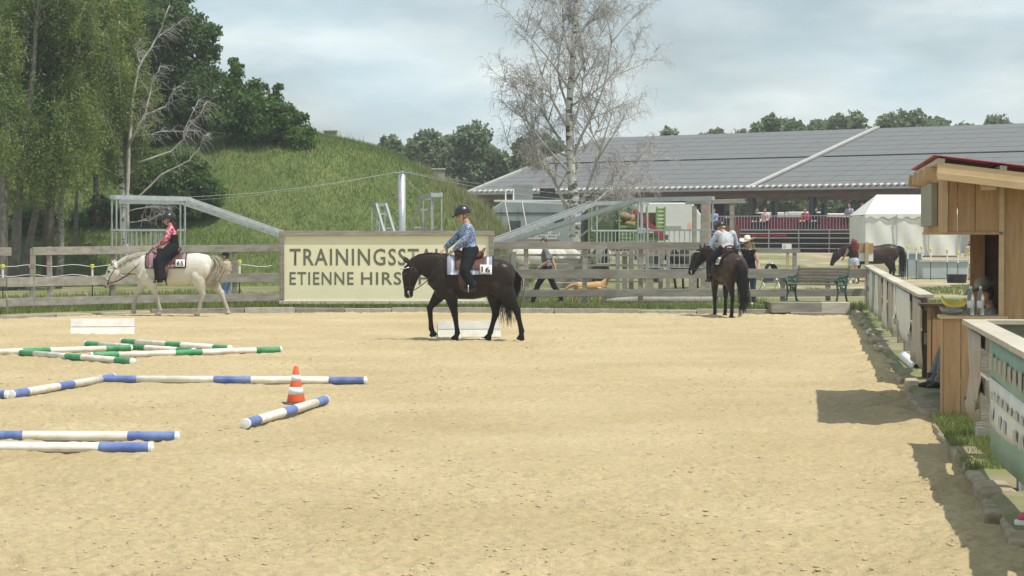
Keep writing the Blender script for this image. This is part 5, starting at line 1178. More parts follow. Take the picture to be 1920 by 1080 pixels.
def col_dark(c):
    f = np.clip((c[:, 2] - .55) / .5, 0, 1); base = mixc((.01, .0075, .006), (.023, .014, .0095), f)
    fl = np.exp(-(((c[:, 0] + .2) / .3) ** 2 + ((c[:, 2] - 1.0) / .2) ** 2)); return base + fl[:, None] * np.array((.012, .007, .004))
def col_white(c):
    leg = np.clip((.75 - c[:, 2]) / .4, 0, 1) * (np.abs(c[:, 0]) < 1.5) * (c[:, 0] < 1.2); base = mixc((.6, .575, .5), (.33, .3, .26), leg * .85)
    mz = np.clip(1 - ((c[:, 0] - 1.52) ** 2 + (c[:, 2] - .7) ** 2) ** .5 / .17, 0, 1); base = base * (1 - mz[:, None]) + np.array((.09, .085, .085)) * mz[:, None]
    ey = np.clip(1.6 - ((c[:, 0] - 1.42) ** 2 + (c[:, 2] - 1.07) ** 2) ** .5 / .03, 0, 1) * (np.abs(c[:, 1]) > .06); base = base * (1 - ey[:, None]) + np.array((.02, .018, .018)) * ey[:, None]
    hf = (c[:, 2] < .07); base[hf] = (.2, .17, .14); return base
def col_bay(c):
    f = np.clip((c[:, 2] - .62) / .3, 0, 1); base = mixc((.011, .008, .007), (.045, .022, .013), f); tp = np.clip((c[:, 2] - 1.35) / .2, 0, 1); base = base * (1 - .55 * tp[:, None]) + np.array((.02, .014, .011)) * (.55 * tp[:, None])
    hd_ = c[:, 0] > .75; base[hd_] = (.016, .012, .011); sock = (c[:, 2] < .2) & (c[:, 0] < -.3) & (c[:, 1] < 0); base[sock] = (.4, .37, .32); return base
def col_brown(c):
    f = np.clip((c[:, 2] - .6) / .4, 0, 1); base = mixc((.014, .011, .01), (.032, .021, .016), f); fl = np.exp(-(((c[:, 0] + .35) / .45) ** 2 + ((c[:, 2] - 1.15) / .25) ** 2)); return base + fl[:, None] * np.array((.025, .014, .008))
def col_pale(c): return np.tile(np.array((.66, .63, .55)), (len(c), 1))
def col_chestnut(c):
    b_ = np.tile(np.array((.12, .05, .03)), (len(c), 1)); w = (vnoise(c[:, 0] * 2.2, c[:, 2] * 2.2, 8) > .08); b_[w] = (.6, .57, .5); return b_
def col_blaze(c):
    b_ = np.tile(np.array((.02, .017, .016)), (len(c), 1)); w = (c[:, 0] > 1.22) & (c[:, 2] < 1.16); b_[w] = (.55, .5, .44); return b_
HB = hairmat('black_hair', (.01, .009, .009), (.025, .02, .018)); HWm = hairmat('cream_hair', (.42, .36, .25), (.6, .55, .44)); HG = hairmat('grey_mane', (.26, .24, .19), (.42, .39, .32))

dk_o = G(882, 637); dk_o = Vector((dk_o.x, dk_o.y, .0)); wh_o = G(317, 593); wh_o = Vector((wh_o.x, wh_o.y, .0))
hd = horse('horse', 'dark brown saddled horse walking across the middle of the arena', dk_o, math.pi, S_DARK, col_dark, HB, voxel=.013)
hw = horse('horse', 'white grey horse walking with lowered head along the left fence', wh_o, math.pi, S_WHITE, col_white, HG, voxel=.013, coat='coat_pale')
[o for o in hw.children if o.name.startswith('tail')][0].data.materials[0] = HWm

S_BAY = dict(S_DARK); S_BAY['legs'] = [('f', 1, [(.48, .8), (.5, .48), (.5, .13), (.54, 0)]), ('f', -1, [(.42, .8), (.42, .48), (.42, .13), (.46, 0)]), ('h', 1, [(-.58, .9), (-.74, .53), (-.68, .14), (-.64, 0)]), ('h', -1, [(-.54, .9), (-.66, .53), (-.58, .14), (-.54, 0)])]
S_BAY['neck'] = [(.36, 1.2, .33, .15, 0), (.55, 1.32, .3, .13, .03), (.72, 1.42, .24, .105, .12), (.84, 1.5, .18, .088, .24), (.88, 1.53, .14, .08, .33)]
S_BAY['head'] = [(.87, 1.6, .07, .075, .27), (.9, 1.53, .12, .095, .32), (.92, 1.4, .165, .1, .39), (.94, 1.28, .13, .085, .45), (.95, 1.15, .1, .066, .51), (.96, 1.07, .085, .06, .54), (.96, 1.02, .08, .058, .56), (.96, .99, .05, .04, .57)]
S_BAY['hlat'] = (.85, -.5, 0); S_BAY['ears'] = [((.83, .26, 1.62), (.81, .27, 1.76)), ((.94, .32, 1.62), (.96, .34, 1.75))]; S_BAY['eyes'] = [(.83, .4, 1.38)]
S_BAY['mane'] = [(.45, 0, 1.6), (.66, .08, 1.64), (.8, .2, 1.67), (.87, .27, 1.66)]; S_BAY['mside'] = -1
S_BAY['tail'] = [(-.79, 0, 1.36), (-.9, 0, 1.25), (-.92, -.03, 1.0), (-.9, -.06, .7), (-.88, -.1, .4), (-.87, -.12, .1)]; S_BAY['tspread'] = .11; S_BAY['ntail'] = 200
RB = R(105); bay_o = Vector((X_of(1363, 55.3), 55.3, .0))
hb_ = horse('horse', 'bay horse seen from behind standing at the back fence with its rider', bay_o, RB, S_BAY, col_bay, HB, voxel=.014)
S_LED = dict(S_WHITE); S_LED['legs'] = standing_legs(.1); S_LED['mane'] = S_WHITE['mane']; S_LED['mside'] = -1; S_LED['tail'] = [(-1.0, 0, 1.42), (-1.14, .02, 1.3), (-1.18, .05, 1.0), (-1.17, .08, .65), (-1.15, .1, .2)]; S_LED['tspread'] = .13
led_o = Vector((X_of(1634, 89), 89, .09)); horse('horse', 'dark horse held by the red haired woman in the yard', led_o, math.pi, S_LED, col_brown, HB, voxel=.018)
S_GR = dict(S_LED); S_GR['mane'] = None; S_GR['ntail'] = 70
horse('horse', 'white horse grazing loose behind the walking man', Vector((X_of(1018, 83), 83, .06)), 0.1, S_GR, col_pale, HWm, voxel=.022, coat='coat_pale')
horse('horse', 'brown and white patched horse in the walker paddock', Vector((X_of(1120, 86), 86, .06)), R(105), S_GR, col_chestnut, HB, voxel=.022)
horse('horse', 'dark horse behind the paddock posts near the gateway', Vector((X_of(1290, 81), 81, .06)), R(62), S_GR, col_brown, HB, voxel=.022)
horse('horse', 'black horse with a white face looking out behind the booth', Vector((X_of(1874, 103), 103, .3)), math.pi, S_GR, col_blaze, HB, voxel=.022)

# ------------------------------------------------------------------ tack
def checker(name, c0, c1, c2, sx=22., sz=18.):
    m = bpy.data.materials.new(name); m.use_nodes = True; nt = m.node_tree; b_ = nt.nodes['Principled BSDF']; b_.inputs['Roughness'].default_value = .9; t = nt.nodes.new('ShaderNodeTexCoord'); mp_ = nt.nodes.new('ShaderNodeMapping'); mp_.inputs['Scale'].default_value = (sx, .01, sz); nt.links.new(t.outputs['Object'], mp_.inputs[0])
    ck = nt.nodes.new('ShaderNodeTexChecker'); ck.inputs['Scale'].default_value = 1; ck.inputs['Color1'].default_value = (*c0, 1); ck.inputs['Color2'].default_value = (*c1, 1); nt.links.new(mp_.outputs[0], ck.inputs['Vector'])
    w = nt.nodes.new('ShaderNodeTexWave'); w.inputs['Scale'].default_value = 2.4; w.bands_direction = 'X'; nt.links.new(t.outputs['Object'], w.inputs['Vector']); r = nt.nodes.new('ShaderNodeValToRGB'); r.color_ramp.elements[0].position = .8; r.color_ramp.elements[1].position = .86; nt.links.new(w.outputs['Fac'], r.inputs['Fac'])
    mx = nt.nodes.new('ShaderNodeMix'); mx.data_type = 'RGBA'; nt.links.new(r.outputs['Color'], mx.inputs['Factor']); nt.links.new(ck.outputs['Color'], mx.inputs['A']); mx.inputs['B'].default_value = (*c2, 1); nt.links.new(mx.outputs['Result'], b_.inputs['Base Color']); return m
M['card'] = mat('number_card', (.8, .8, .78), .6); M['ink'] = mat('black_ink', (.02, .02, .02), .7)
def conform(st, u0, u1, z0, off, side, nu_=14, nv_=9, ztop=None, slant=0.):
    g = []
    for i in range(nu_ + 1):
        row = []
        for j in range(nv_ + 1):
            f = j / nv_; u = u0 + (u1 - u0) * i / nu_; th1 = th_at(st, u, z0); th0 = 0 if ztop is None else th_at(st, u, ztop); th = th0 + (th1 - th0) * f
            row.append(barrel(st, u + slant * f, side * th, off))
        g.append(row)
    return g
def tack(hloc, rz, S, u0, u1, zpad, mpad, colr, num, usad, lab, ulab, dash='dark_leather'):
    st = S['trunk']; pd = thing('saddle_blanket', lab, 'saddle blanket', hloc, rz); mbp = MB()
    for sd in (-1, 1): mbp.sheet(conform(st, u0, u1, zpad, .022, sd), (0, 0, .001))
    mbp.build('cloth', mpad, pd, sm=True); eb = MB()
    for sd in (-1, 1):
        for a in (u0, u1): eb.tube([barrel(st, a, sd * th_at(st, a, zpad) * k / 8, .026) for k in range(9)], .012, 6)
        eb.tube([barrel(st, u0 + (u1 - u0) * k / 8, sd * th_at(st, u0 + (u1 - u0) * k / 8, zpad), .026) for k in range(9)], .01, 6)
    eb.build('binding', M['black_matte'], pd, sm=True)
    c0, c1 = u1 + .24, u1 + .02; g = conform(st, c0, c1, zpad + .02, .05, 1, 6, 5, ztop=zpad + .17); MB().sheet(g, (0, .004, 0)).build('number_card', M['card'], pd, sm=True)
    pbl = barrel(st, c0 - .03, th_at(st, c0, zpad + .05), .06); ptl = barrel(st, c0 - .03, th_at(st, c0, zpad + .14), .06); pbr = barrel(st, c1 + .03, th_at(st, c1, zpad + .05), .06)
    yd = (ptl - pbl); xd = (pbr - pbl); text_obj(num, 'number', M['ink'], pd, pbl + Vector((0, .006, 0)), xd.normalized(), yd.normalized(), yd.length, xd.length, bold=.02)
    sa = thing('western_saddle', ulab, 'saddle', hloc, rz); mbs = MB(); z = lambda u: lerp_st(st, u)[0]
    for sd in (-1, 1): mbs.sheet(conform(st, usad + .26, usad - .32, z(usad) - .2, .04, sd), (0, 0, .004))
    mbs.build('skirt', M['leather'], sa, sm=True)
    b_ = MB(); us = [usad + .28, usad + .22, usad + .12, usad, usad - .12, usad - .2, usad - .25]
    b_.tube([(u, 0, z(u) + hh) for u, hh in zip(us, (.06, .09, .05, .035, .045, .08, .12))], [(.1, .06), (.13, .075), (.13, .06), (.15, .05), (.17, .055), (.17, .07), (.13, .05)], 16, lat=(0, 1, 0))
    b_.tube([(usad - .24, -.15, z(usad) + .1), (usad - .27, -.08, z(usad) + .17), (usad - .28, 0, z(usad) + .19), (usad - .27, .08, z(usad) + .17), (usad - .24, .15, z(usad) + .1)], .03, 8)
    blob(b_, 'seat', M['leather'], sa, .014, 4)
    MB().tube([(usad + .24, 0, z(usad) + .12), (usad + .27, 0, z(usad) + .19)], .02, 10).ell((usad + .275, 0, z(usad) + .2), (.042, .036, .016)).build('horn', M['dark_leather'], sa, sm=True)
    for sd in (-1, 1):
        fd = []
        for k in range(6):
            zz_ = z(usad) - .12 - .09 * k; th = th_at(st, usad + .08, max(zz_, 1.0)); y_ = barrel(st, usad + .08, sd * th, .055).y + sd * .012 * k; wd_ = .07 + .05 * math.sin(k / 5 * math.pi); fd.append([(usad + .08 + wd_, y_, zz_), (usad + .08 - wd_, y_, zz_)])
        MB().sheet(fd, (0, sd * .008, 0)).build('fender', M['leather'], sa, sm=True)
    return pd, sa
PADB = checker('navy_white_pad', (.02, .03, .09), (.55, .58, .68), (.6, .62, .68), 62, 54); PADM = checker('plum_white_pad', (.1, .02, .045), (.45, .36, .38), (.2, .05, .08), 52, 44)
tack(dk_o, math.pi, S_DARK, .44, -.42, 1.2, PADB, None, '16', .02, 'navy and white patterned saddle blanket with number 16 on the dark horse', 'brown western saddle strapped on the dark brown horse')
tack(wh_o, math.pi, S_WHITE, .52, -.44, 1.16, PADM, None, '65', .0, 'plum and white patterned saddle blanket with number card on the white horse', 'brown western saddle strapped on the white horse')
tack(bay_o, RB, S_BAY, .42, -.3, 1.22, checker('dark_pad', (.02, .02, .025), (.16, .17, .18), (.05, .05, .05), 30, 26), None, '20', .08, 'dark saddle blanket with number card on the bay horse', 'dark western saddle on the bay horse at the fence')
def bridle(h, S, hand, sag, light=False, lateral=False):
    H = [Vector((p[0], p[4] if len(p) > 4 else 0, p[1])) for p in S['head']]; lat = Vector(S.get('hlat', (0, 1, 0))).normalized()
    if lat.y < 0: lat = -lat
    mb = MB(); R_ = lambda i, a: [H[i] + lat * math.cos(t) * (S['head'][i][3] + .006) + (H[i + 1] - H[i - 1]).normalized().cross(lat) * math.sin(t) * (S['head'][i][2] + .006) for t in np.linspace(0, 2 * math.pi, 19)]
    mb.tube(R_(1, 0), .009, 5, cap=False); mb.tube(R_(4, 0), .008, 5, cap=False)
    for sd in (-1, 1):
        a = H[1] + lat * sd * (S['head'][1][3] + .008); b_ = H[2] + lat * sd * (S['head'][2][3] + .008); c_ = H[3] + lat * sd * (S['head'][3][3] + .009); e = H[5] + lat * sd * (S['head'][5][3] + .006) + (H[3] - H[6]).normalized().cross(lat) * .03
        mb.tube([a, b_, c_, e], .009, 5)
    mb.build('bridle', M['dark_leather'] if not light else M['dark_leather'], h, sm=True)
    fw = (H[2] - H[4]).normalized().cross(lat); fw = fw if fw.x > 0 else -fw
    MB().tube([H[1] + lat * .1 + fw * .03, H[2].lerp(H[1], .55) + lat * .07 + fw * (S['head'][2][2] * .9), H[2].lerp(H[1], .55) + fw * (S['head'][2][2] + .02), H[2].lerp(H[1], .55) - lat * .07 + fw * (S['head'][2][2] * .9), H[1] - lat * .1 + fw * .03], .01, 6).build('browband', M['silver'], h, sm=True)
    MB().ell(H[5] + lat * .068, (.02, .01, .03)).ell(H[5] - lat * .068, (.02, .01, .03)).tube([H[5] + lat * .068, H[5] + lat * .07 - fw * .03 + Vector((0, 0, -.09))], .007, 5).build('bit', M['silver'], h, sm=True)
    for sd in (-1, 1):
        p0 = H[5] + lat * sd * .07; p2 = Vector(hand) + Vector((0, sd * .03, 0)); mid = p0.lerp(p2, .5) + Vector((0, sd * .2, -sag)); q = [p0 * (1 - t) ** 2 + mid * 2 * t * (1 - t) + p2 * t * t for t in np.linspace(0, 1, 12)]
        MB().tube(q, .009, 5).build('rein', M['dark_leather'], h, sm=True)
bridle(hd, S_DARK, (.36, .06, 1.66), .25); bridle(hw, S_WHITE, (.36, .06, 1.66), .36); bridle(hb_, S_BAY, (.4, .0, 1.62), .2)

# ------------------------------------------------------------------ people
def person(name, label, loc, rz, J, c, sc=1.0, voxel=.011, sleeve='long', pants='long', group=None, base=None):
    """one continuous body plus clothing; J = joints in the person's frame (facing +x, left is +y)"""
    t = thing(name, label, 'person', loc, rz, group); J = {k: Vector(v) for k, v in J.items()}
    lat = (J['shL'] - J['shR']).normalized(); face = J['face'].normalized(); up_ = (J['head'] - J['neck']).normalized(); up_ = (up_ - face * up_.dot(face)).normalized(); hl_ = up_.cross(face).normalized(); ax = (face, hl_, up_)
    def torso(mb, g, top=1.0):
        pts = [J['pelvis'] + (J['pelvis'] - J['chest']).normalized() * .09, J['pelvis'], J['pelvis'].lerp(J['chest'], .4), J['pelvis'].lerp(J['chest'], .75), J['chest'].lerp(J['neck'], .2), J['chest'].lerp(J['neck'], .62), J['neck']]
        mb.tube(pts, [(.13 * sc + g, .1 * sc + g), (.165 * sc + g, .115 * sc + g), (.135 * sc + g, .098 * sc + g), (.155 * sc + g, .112 * sc + g), (.17 * sc + g, .108 * sc + g), (.125 * sc + g, .08 * sc + g), (.058 * sc + g * .7, .058 * sc + g * .7)], 18, lat=lat)
        for s in 'LR': mb.ell(J['sh' + s].lerp(J['chest'].lerp(J['neck'], .4), .12), .066 * sc + g)
    def armt(mb, s, g, f=1.0):
        a, e, h = J['sh' + s], J['el' + s], J['ha' + s]
        if f <= .5: mb.tube([a, a.lerp(e, .5), a.lerp(e, f * 1.7)], [.056 * sc + g, .05 * sc + g, .05 * sc + g * 1.6], 10); return
        mb.tube([a, a.lerp(e, .5), e, e.lerp(h, .35), e.lerp(h, .9 * f)], [.055 * sc + g, .048 * sc + g, .042 * sc + g, .042 * sc + g, .028 * sc + g], 10)
    def legt(mb, s, g, f=1.0):
        a, k, n = J['hip' + s], J['kn' + s], J['an' + s]
        if f < .6: mb.tube([a + (a - k).normalized() * .05, a.lerp(k, .3), a.lerp(k, f)], [.098 * sc + g, .09 * sc + g, .085 * sc + g * 1.5], 12); return
        mb.tube([a + (a - k).normalized() * .05, a.lerp(k, .35), a.lerp(k, .85), k, k.lerp(n, .3), k.lerp(n, .7), n], [.096 * sc + g, .085 * sc + g, .062 * sc + g, .058 * sc + g, .058 * sc + g, .043 * sc + g * 1.4, .036 * sc + g * 1.8], 12)
    sk = MB(); torso(sk, 0)
    sk.tube([J['chest'].lerp(J['neck'], .7), J['neck'], J['neck'].lerp(J['head'], .6)], [.06 * sc, .054 * sc, .052 * sc], 12)
    H = J['head']; sk.ell(H + up_ * .02 * sc - face * .008, (.094 * sc, .074 * sc, .1 * sc), ax, 18, 12); sk.ell(H + face * .022 * sc - up_ * .055 * sc, (.066 * sc, .056 * sc, .062 * sc), ax, 14, 10)
    sk.tube([H + face * .08 * sc + up_ * .012 * sc, H + face * .112 * sc - up_ * .024 * sc, H + face * .09 * sc - up_ * .034 * sc], [.012 * sc, .018 * sc, .014 * sc], 8)
    sk.ell(H + face * .082 * sc - up_ * .064 * sc, (.014 * sc, .024 * sc, .012 * sc), ax)
    for s in (-1, 1): sk.ell(H + hl_ * s * .076 * sc - up_ * .008 * sc, (.02 * sc, .011 * sc, .03 * sc), ax, 8, 6)
    for s in 'LR':
        armt(sk, s, 0); legt(sk, s, 0)
        e, h = J['el' + s], J['ha' + s]; d_ = (h - e).normalized(); sd = lat if s == 'L' else -lat; dn = d_.cross(lat).normalized(); dn = dn if dn.z < 0 else -dn
        sk.tube([h - d_ * .03, h + d_ * .03, h + d_ * .075], [(.03 * sc, .02 * sc), (.042 * sc, .019 * sc), (.04 * sc, .016 * sc)], 10, lat=lat)
        for q in range(4):
            o = lat * ((q - 1.5) * .0215 * sc); l = (.075, .085, .08, .064)[q] * sc; b0 = h + d_ * .07 + o
            sk.tube([b0, b0 + d_ * l * .42 + dn * .01, b0 + d_ * l * .62 + dn * l * .42, b0 + d_ * l * .5 + dn * l * .72], [.0105, .01, .0095, .0075], 7)
        tb0 = h + d_ * .01 - sd * .034 * sc; sk.tube([tb0, tb0 - sd * .018 * sc + d_ * .03 + dn * .008, tb0 - sd * .012 * sc + d_ * .062 + dn * .022], [.013, .0115, .008], 7)
        n, to = J['an' + s], J['toe' + s]; sk.tube([n + Vector((0, 0, .02)), n.lerp(to, .35) + Vector((0, 0, -.02)), to], [.035 * sc, .036 * sc, .025 * sc], 8)
    skin = np.array(c.get('skin', (.5, .3, .22))); hair = c.get('hair')
    def cf(co):
        o = np.tile(skin, (len(co), 1)).astype(float); r_ = co - np.array(H); a = r_ @ np.array(face); b_ = r_ @ np.array(hl_); u = r_ @ np.array(up_); hm = (np.abs(a) < .16) & (np.abs(b_) < .13) & (np.abs(u) < .16)
        if hair is not None:
            hh = hm & (((u > .045 * sc) & (a < .09)) | ((a < -.0) & (u > -.06 * sc) & (np.abs(b_) < .073 * sc))); o[hh] = hair
        ey = hm & (a > .055 * sc) & (np.abs(u - .012 * sc) < .009) & (np.abs(np.abs(b_) - .031 * sc) < .016); o[ey] = c.get('eye', (.05, .035, .03))
        br = hm & (a > .055 * sc) & (np.abs(u - .034 * sc) < .006) & (np.abs(np.abs(b_) - .031 * sc) < .02); o[br] = (.1, .065, .05)
        mo = hm & (a > .06 * sc) & (np.abs(u + .066 * sc) < .007) & (np.abs(b_) < .024 * sc); o[mo] = (.35, .12, .11); return o
    blob(sk, 'body', M['skin'], t, voxel, 3, .5, cf)
    sh = MB(); torso(sh, .014)
    if sleeve != 'none':
        for s in 'LR': armt(sh, s, .014, 1.0 if sleeve == 'long' else .5)
    zc_ = J['pelvis'] + (J['chest'] - J['pelvis']) * .02
    blob(sh, 'shirt', c['shirt'], t, voxel * 1.1, 3, .5)
    if 'vest' in c:
        vs = MB()
        if c.get('vlow'): vs.tube([J['pelvis'] - Vector((.02, 0, .02)), J['pelvis'].lerp(J['chest'], .4) - Vector((.02, 0, 0)), J['pelvis'].lerp(J['chest'], .95) - Vector((.035, 0, 0))], [(.19, .145), (.175, .13), (.2, .125)], 18, lat=lat)
        else: torso(vs, .024)
        blob(vs, 'vest', c['vest'], t, voxel * 1.1, 3, .5)
    pt = MB(); pts = [J['pelvis'].lerp(J['chest'], .22), J['pelvis'], J['pelvis'] + (J['pelvis'] - J['chest']).normalized() * .11]
    pt.tube(pts, [(.158 * sc, .122 * sc), (.188 * sc, .138 * sc), (.15 * sc, .125 * sc)], 16, lat=lat)
    for s in 'LR': legt(pt, s, c.get('pg', .016), 1.0 if pants == 'long' else .45)
    blob(pt, 'trousers', c['pants'], t, voxel * 1.1, 3, .5)
    for s in 'LR':
        n, to = J['an' + s], J['toe' + s]; f_ = (to - n); f_ = Vector((f_.x, f_.y, 0)).normalized(); bt_ = MB(); bt_.tube([n + Vector((0, 0, .12 if pants == 'long' else .05)), n + Vector((0, 0, .01)), n - Vector((0, 0, .03))], [.05 * sc, .052 * sc, .05 * sc], 10)
        bt_.tube([n - f_ * .045 - Vector((0, 0, .035)), n + f_ * .03 - Vector((0, 0, .03)), n.lerp(to, .6) - Vector((0, 0, .01)), to, to + (to - n).normalized() * .03], [(.035 * sc, .035), (.042 * sc, .042), (.044 * sc, .036), (.04 * sc, .028), (.022 * sc, .016)], 12, lat=lat)
        blob(bt_, 'boot', c.get('shoes', M['dark_leather']), t, .011, 3)
    t['_head'] = 0; del t['_head']
    return t, H, ax
def helmet(t, H, ax, m, sc=1.0):
    f, l, u = ax; c = H + u * .045 * sc - f * .008; mb = MB(); prof = []
    g = []
    for j in range(9):
        b_ = math.pi / 2 * j / 8 * 1.12 - .19; row = []
        for i in range(25):
            a = 2 * math.pi * i / 24; row.append(c + f * .128 * sc * math.cos(b_) * math.cos(a) + l * .103 * sc * math.cos(b_) * math.sin(a) + u * (.118 * sc * math.sin(b_)))
        g.append(row)
    mb.sheet(g); mb.ell(c + u * .112 * sc, (.05, .045, .012), ax, 14, 6); mb.build('helmet', m, t, sm=True)
    MB().tube([c + f * .115 * sc - u * .012 + l * -.07, c + f * .15 * sc - u * .018 + l * -.035, c + f * .165 * sc - u * .02, c + f * .15 * sc - u * .018 + l * .035, c + f * .115 * sc - u * .012 + l * .07], [(.01, .006), (.016, .007), (.018, .007), (.016, .007), (.01, .006)], 8).build('helmet_peak', m, t, sm=True)
    MB().tube([H + l * .078 * sc + u * .04, H + l * .07 * sc - u * .06 + f * .02, H + f * .05 - u * .115 * sc, H - l * .07 * sc - u * .06 + f * .02, H - l * .078 * sc + u * .04], .007, 5).build('chin_strap', M['black_matte'], t, sm=True)
def cowboy_hat(t, H, ax, m, tilt=0.):
    f, l, u = ax; c = H + u * .085; g = []
    for j in range(5):
        r_ = .085 + .028 * j; g.append([c + f * (r_ * 1.25 * math.cos(a)) + l * (r_ * math.sin(a)) + u * (.35 * max(0, r_ - .1) * math.sin(a) ** 2 * 1.6 - .02 * math.cos(a) ** 2 * (j / 4)) for a in np.linspace(0, 2 * math.pi, 29)])
    MB().sheet(g, u * .006).build('hat_brim', m, t, sm=True)
    cr = MB(); cr.tube([c - u * .01, c + u * .05, c + u * .1, c + u * .125], [(.085, .108), (.082, .104), (.072, .092), (.05, .068)], 20, lat=l); blob(cr, 'hat_crown', m, t, .01, 2); MB().tube([c + f * .109 * math.cos(a) + l * .087 * math.sin(a) + u * .012 for a in np.linspace(0, 2 * math.pi, 25)], .009, 6).build('hat_band', M['black_matte'], t)
def floral(name, c0, c1, c2, s=26.):
    m = bpy.data.materials.new(name); m.use_nodes = True; nt = m.node_tree; b_ = nt.nodes['Principled BSDF']; b_.inputs['Roughness'].default_value = .6; t = nt.nodes.new('ShaderNodeTexCoord'); n = nt.nodes.new('ShaderNodeTexNoise'); n.inputs['Scale'].default_value = s; n.inputs['Detail'].default_value = 2; nt.links.new(t.outputs['Object'], n.inputs['Vector'])
    r = nt.nodes.new('ShaderNodeValToRGB'); e = r.color_ramp.elements; e[0].position = .42; e[0].color = (*c0, 1); e[1].position = .6; e[1].color = (*c2, 1); q = e.new(.5); q.color = (*c1, 1); nt.links.new(n.outputs['Fac'], r.inputs['Fac']); nt.links.new(r.outputs['Color'], b_.inputs['Base Color']); return m
cloth = lambda n, c, v=None: mat(n, c, .85, v or tuple(min(1, q * 1.35) for q in c), 9, bump=.9, bscale=14, stretch=(1, 1, 2.2), spec=.08)
M['helmet'] = mat('helmet_shell', (.016, .017, .018), .3, spec=.5); BLK = cloth('black_trousers', (.014, .014, .016))
def sit(px_=0, kn=(.1, .36, 1.28), an=(-.06, .385, .97), toe=(.1, .4, .93)):
    r = {}
    for s, q in (('L', 1), ('R', -1)):
        r['hip' + s] = (px_, q * .11, 1.6); r['kn' + s] = (kn[0], q * kn[1], kn[2]); r['an' + s] = (an[0], q * an[1], an[2]); r['toe' + s] = (toe[0], q * toe[1], toe[2])
    return r
J = dict(pelvis=(.0, 0, 1.66), chest=(.05, 0, 1.98), neck=(.065, 0, 2.155), head=(.135, 0, 2.3), face=(1, .25, -.3), shL=(.03, .18, 2.08), shR=(.08, -.17, 2.08), elL=(.12, .235, 1.82), haL=(.31, .1, 1.655), elR=(.3, -.23, 1.86), haR=(.49, -.07, 1.68)); J.update(sit(.0))
p2, H2, ax2 = person('person', 'rider in blue patterned jacket and black helmet on the dark brown horse', dk_o, math.pi, J, dict(shirt=floral('blue_jacket', (.07, .12, .26), (.13, .2, .35), (.38, .45, .55), 30), pants=BLK, skin=(.52, .32, .24), hair=(.3, .2, .1), pg=.03), sc=1.17)
helmet(p2, H2, ax2, M['helmet'], 1.25)
J = dict(pelvis=(-.09, 0, 1.64), chest=(-.06, 0, 1.97), neck=(-.05, 0, 2.15), head=(.015, 0, 2.3), face=(1, .25, -.08), shL=(-.06, .175, 2.08), shR=(-.06, -.175, 2.08), elL=(.04, .24, 1.83), haL=(.3, .1, 1.65), elR=(.06, -.24, 1.83), haR=(.34, -.07, 1.66)); J.update(sit(-.09, (.2, .37, 1.33), (.13, .4, .88), (.28, .42, .83)))
p1, H1, ax1 = person('person', 'rider in pink shirt and black fringed chaps on the white horse', wh_o, math.pi, J, dict(shirt=floral('pink_shirt', (.35, .03, .09), (.62, .1, .2), (.75, .5, .5), 22), vest=BLK, vlow=1, pants=BLK, pg=.065, skin=(.42, .24, .18), hair=(.08, .03, .02)), sc=1.1)
helmet(p1, H1, ax1, M['helmet'], 1.18)
strands([H1 - Vector((.08, 0, .0)), H1 + Vector((-.14, 0, -.12)), H1 + Vector((-.15, .02, -.3)), H1 + Vector((-.13, .02, -.48))], 60, .008, .003, 'hair', hairmat('red_brown_hair', (.09, .025, .02), (.15, .05, .035)), p1, .02, .05)
for sd in (-1, 1):
    fr = MB()
    for k in range(70):
        f = k / 69; q = Vector((-.09, sd * .16, 1.6)).lerp(Vector((.17, sd * .43, 1.32)), f * 2) if f < .5 else Vector((.15, sd * .43, 1.32)).lerp(Vector((.08, sd * .44, .9)), f * 2 - 1); fr.tube([q, q + Vector((-.06, sd * .02, -.06)), q + Vector((-.1 + random.uniform(-.02, .02), sd * .01, -.17))], [.008, .007, .003], 4)
    fr.build('chap_fringe', M['black_matte'], p1)
J = dict(pelvis=(-.02, 0, 1.58), chest=(.1, 0, 1.85), neck=(.2, 0, 2.0), head=(.31, .05, 2.1), face=(.75, .4, -.5), shL=(.12, .2, 1.97), shR=(.12, -.2, 1.97), elL=(.22, .32, 1.72), haL=(.42, .12, 1.58), elR=(.22, -.32, 1.72), haR=(.42, -.1, 1.58)); J.update(sit(-.02, (.2, .37, 1.28), (.1, .4, .9), (.25, .42, .86)))
p3_, H3, ax3 = person('person', 'rider in pale blue shirt and silver grey vest on the bay horse', bay_o, RB, J, dict(shirt=cloth('pale_blue_shirt', (.38, .46, .66)), vest=floral('silver_vest', (.42, .43, .46), (.5, .51, .54), (.3, .31, .34), 16), pants=BLK, skin=(.5, .31, .23), hair=(.25, .18, .1)), sc=1.08)
helmet(p3_, H3, ax3, M['helmet'], 1.1); f_, l_, u_ = ax3; MB().ell(H3 - f_ * .11 - u_ * .03, (.03, .04, .03)).build('hair_bun', hairmat('blond_hair', (.4, .3, .16), (.55, .44, .26)), p3_, sm=True)
# stirrups with boots resting in them
for loc_, rz_, an, lab in ((dk_o, math.pi, (-.0, .4, .9), 'dark'), (wh_o, math.pi, (.2, .42, .8), 'white')):
    pr = [o for o in bpy.data.objects if o.name.startswith('western_saddle') and (o.location - loc_).length < .01][0]
    for sd in (-1, 1):
        a = Vector((an[0] + .03, sd * an[1], an[2])); MB().tube([a + Vector((0, -.06, 0)), a + Vector((0, -.065, .08)), a + Vector((0, -.03, .15)), a + Vector((0, .03, .15)), a + Vector((0, .065, .08)), a + Vector((0, .06, 0)), a + Vector((0, -.06, 0))], .011, 6).build('stirrup', M['silver'], pr, sm=True); MB().tube([a + Vector((0, -sd * .02, .14)), Vector((.08, a.y - sd * .05, 1.15))], [(.03, .006), (.04, .006)], 8, lat=(1, 0, 0)).build('stirrup_strap', M['leather'], pr)

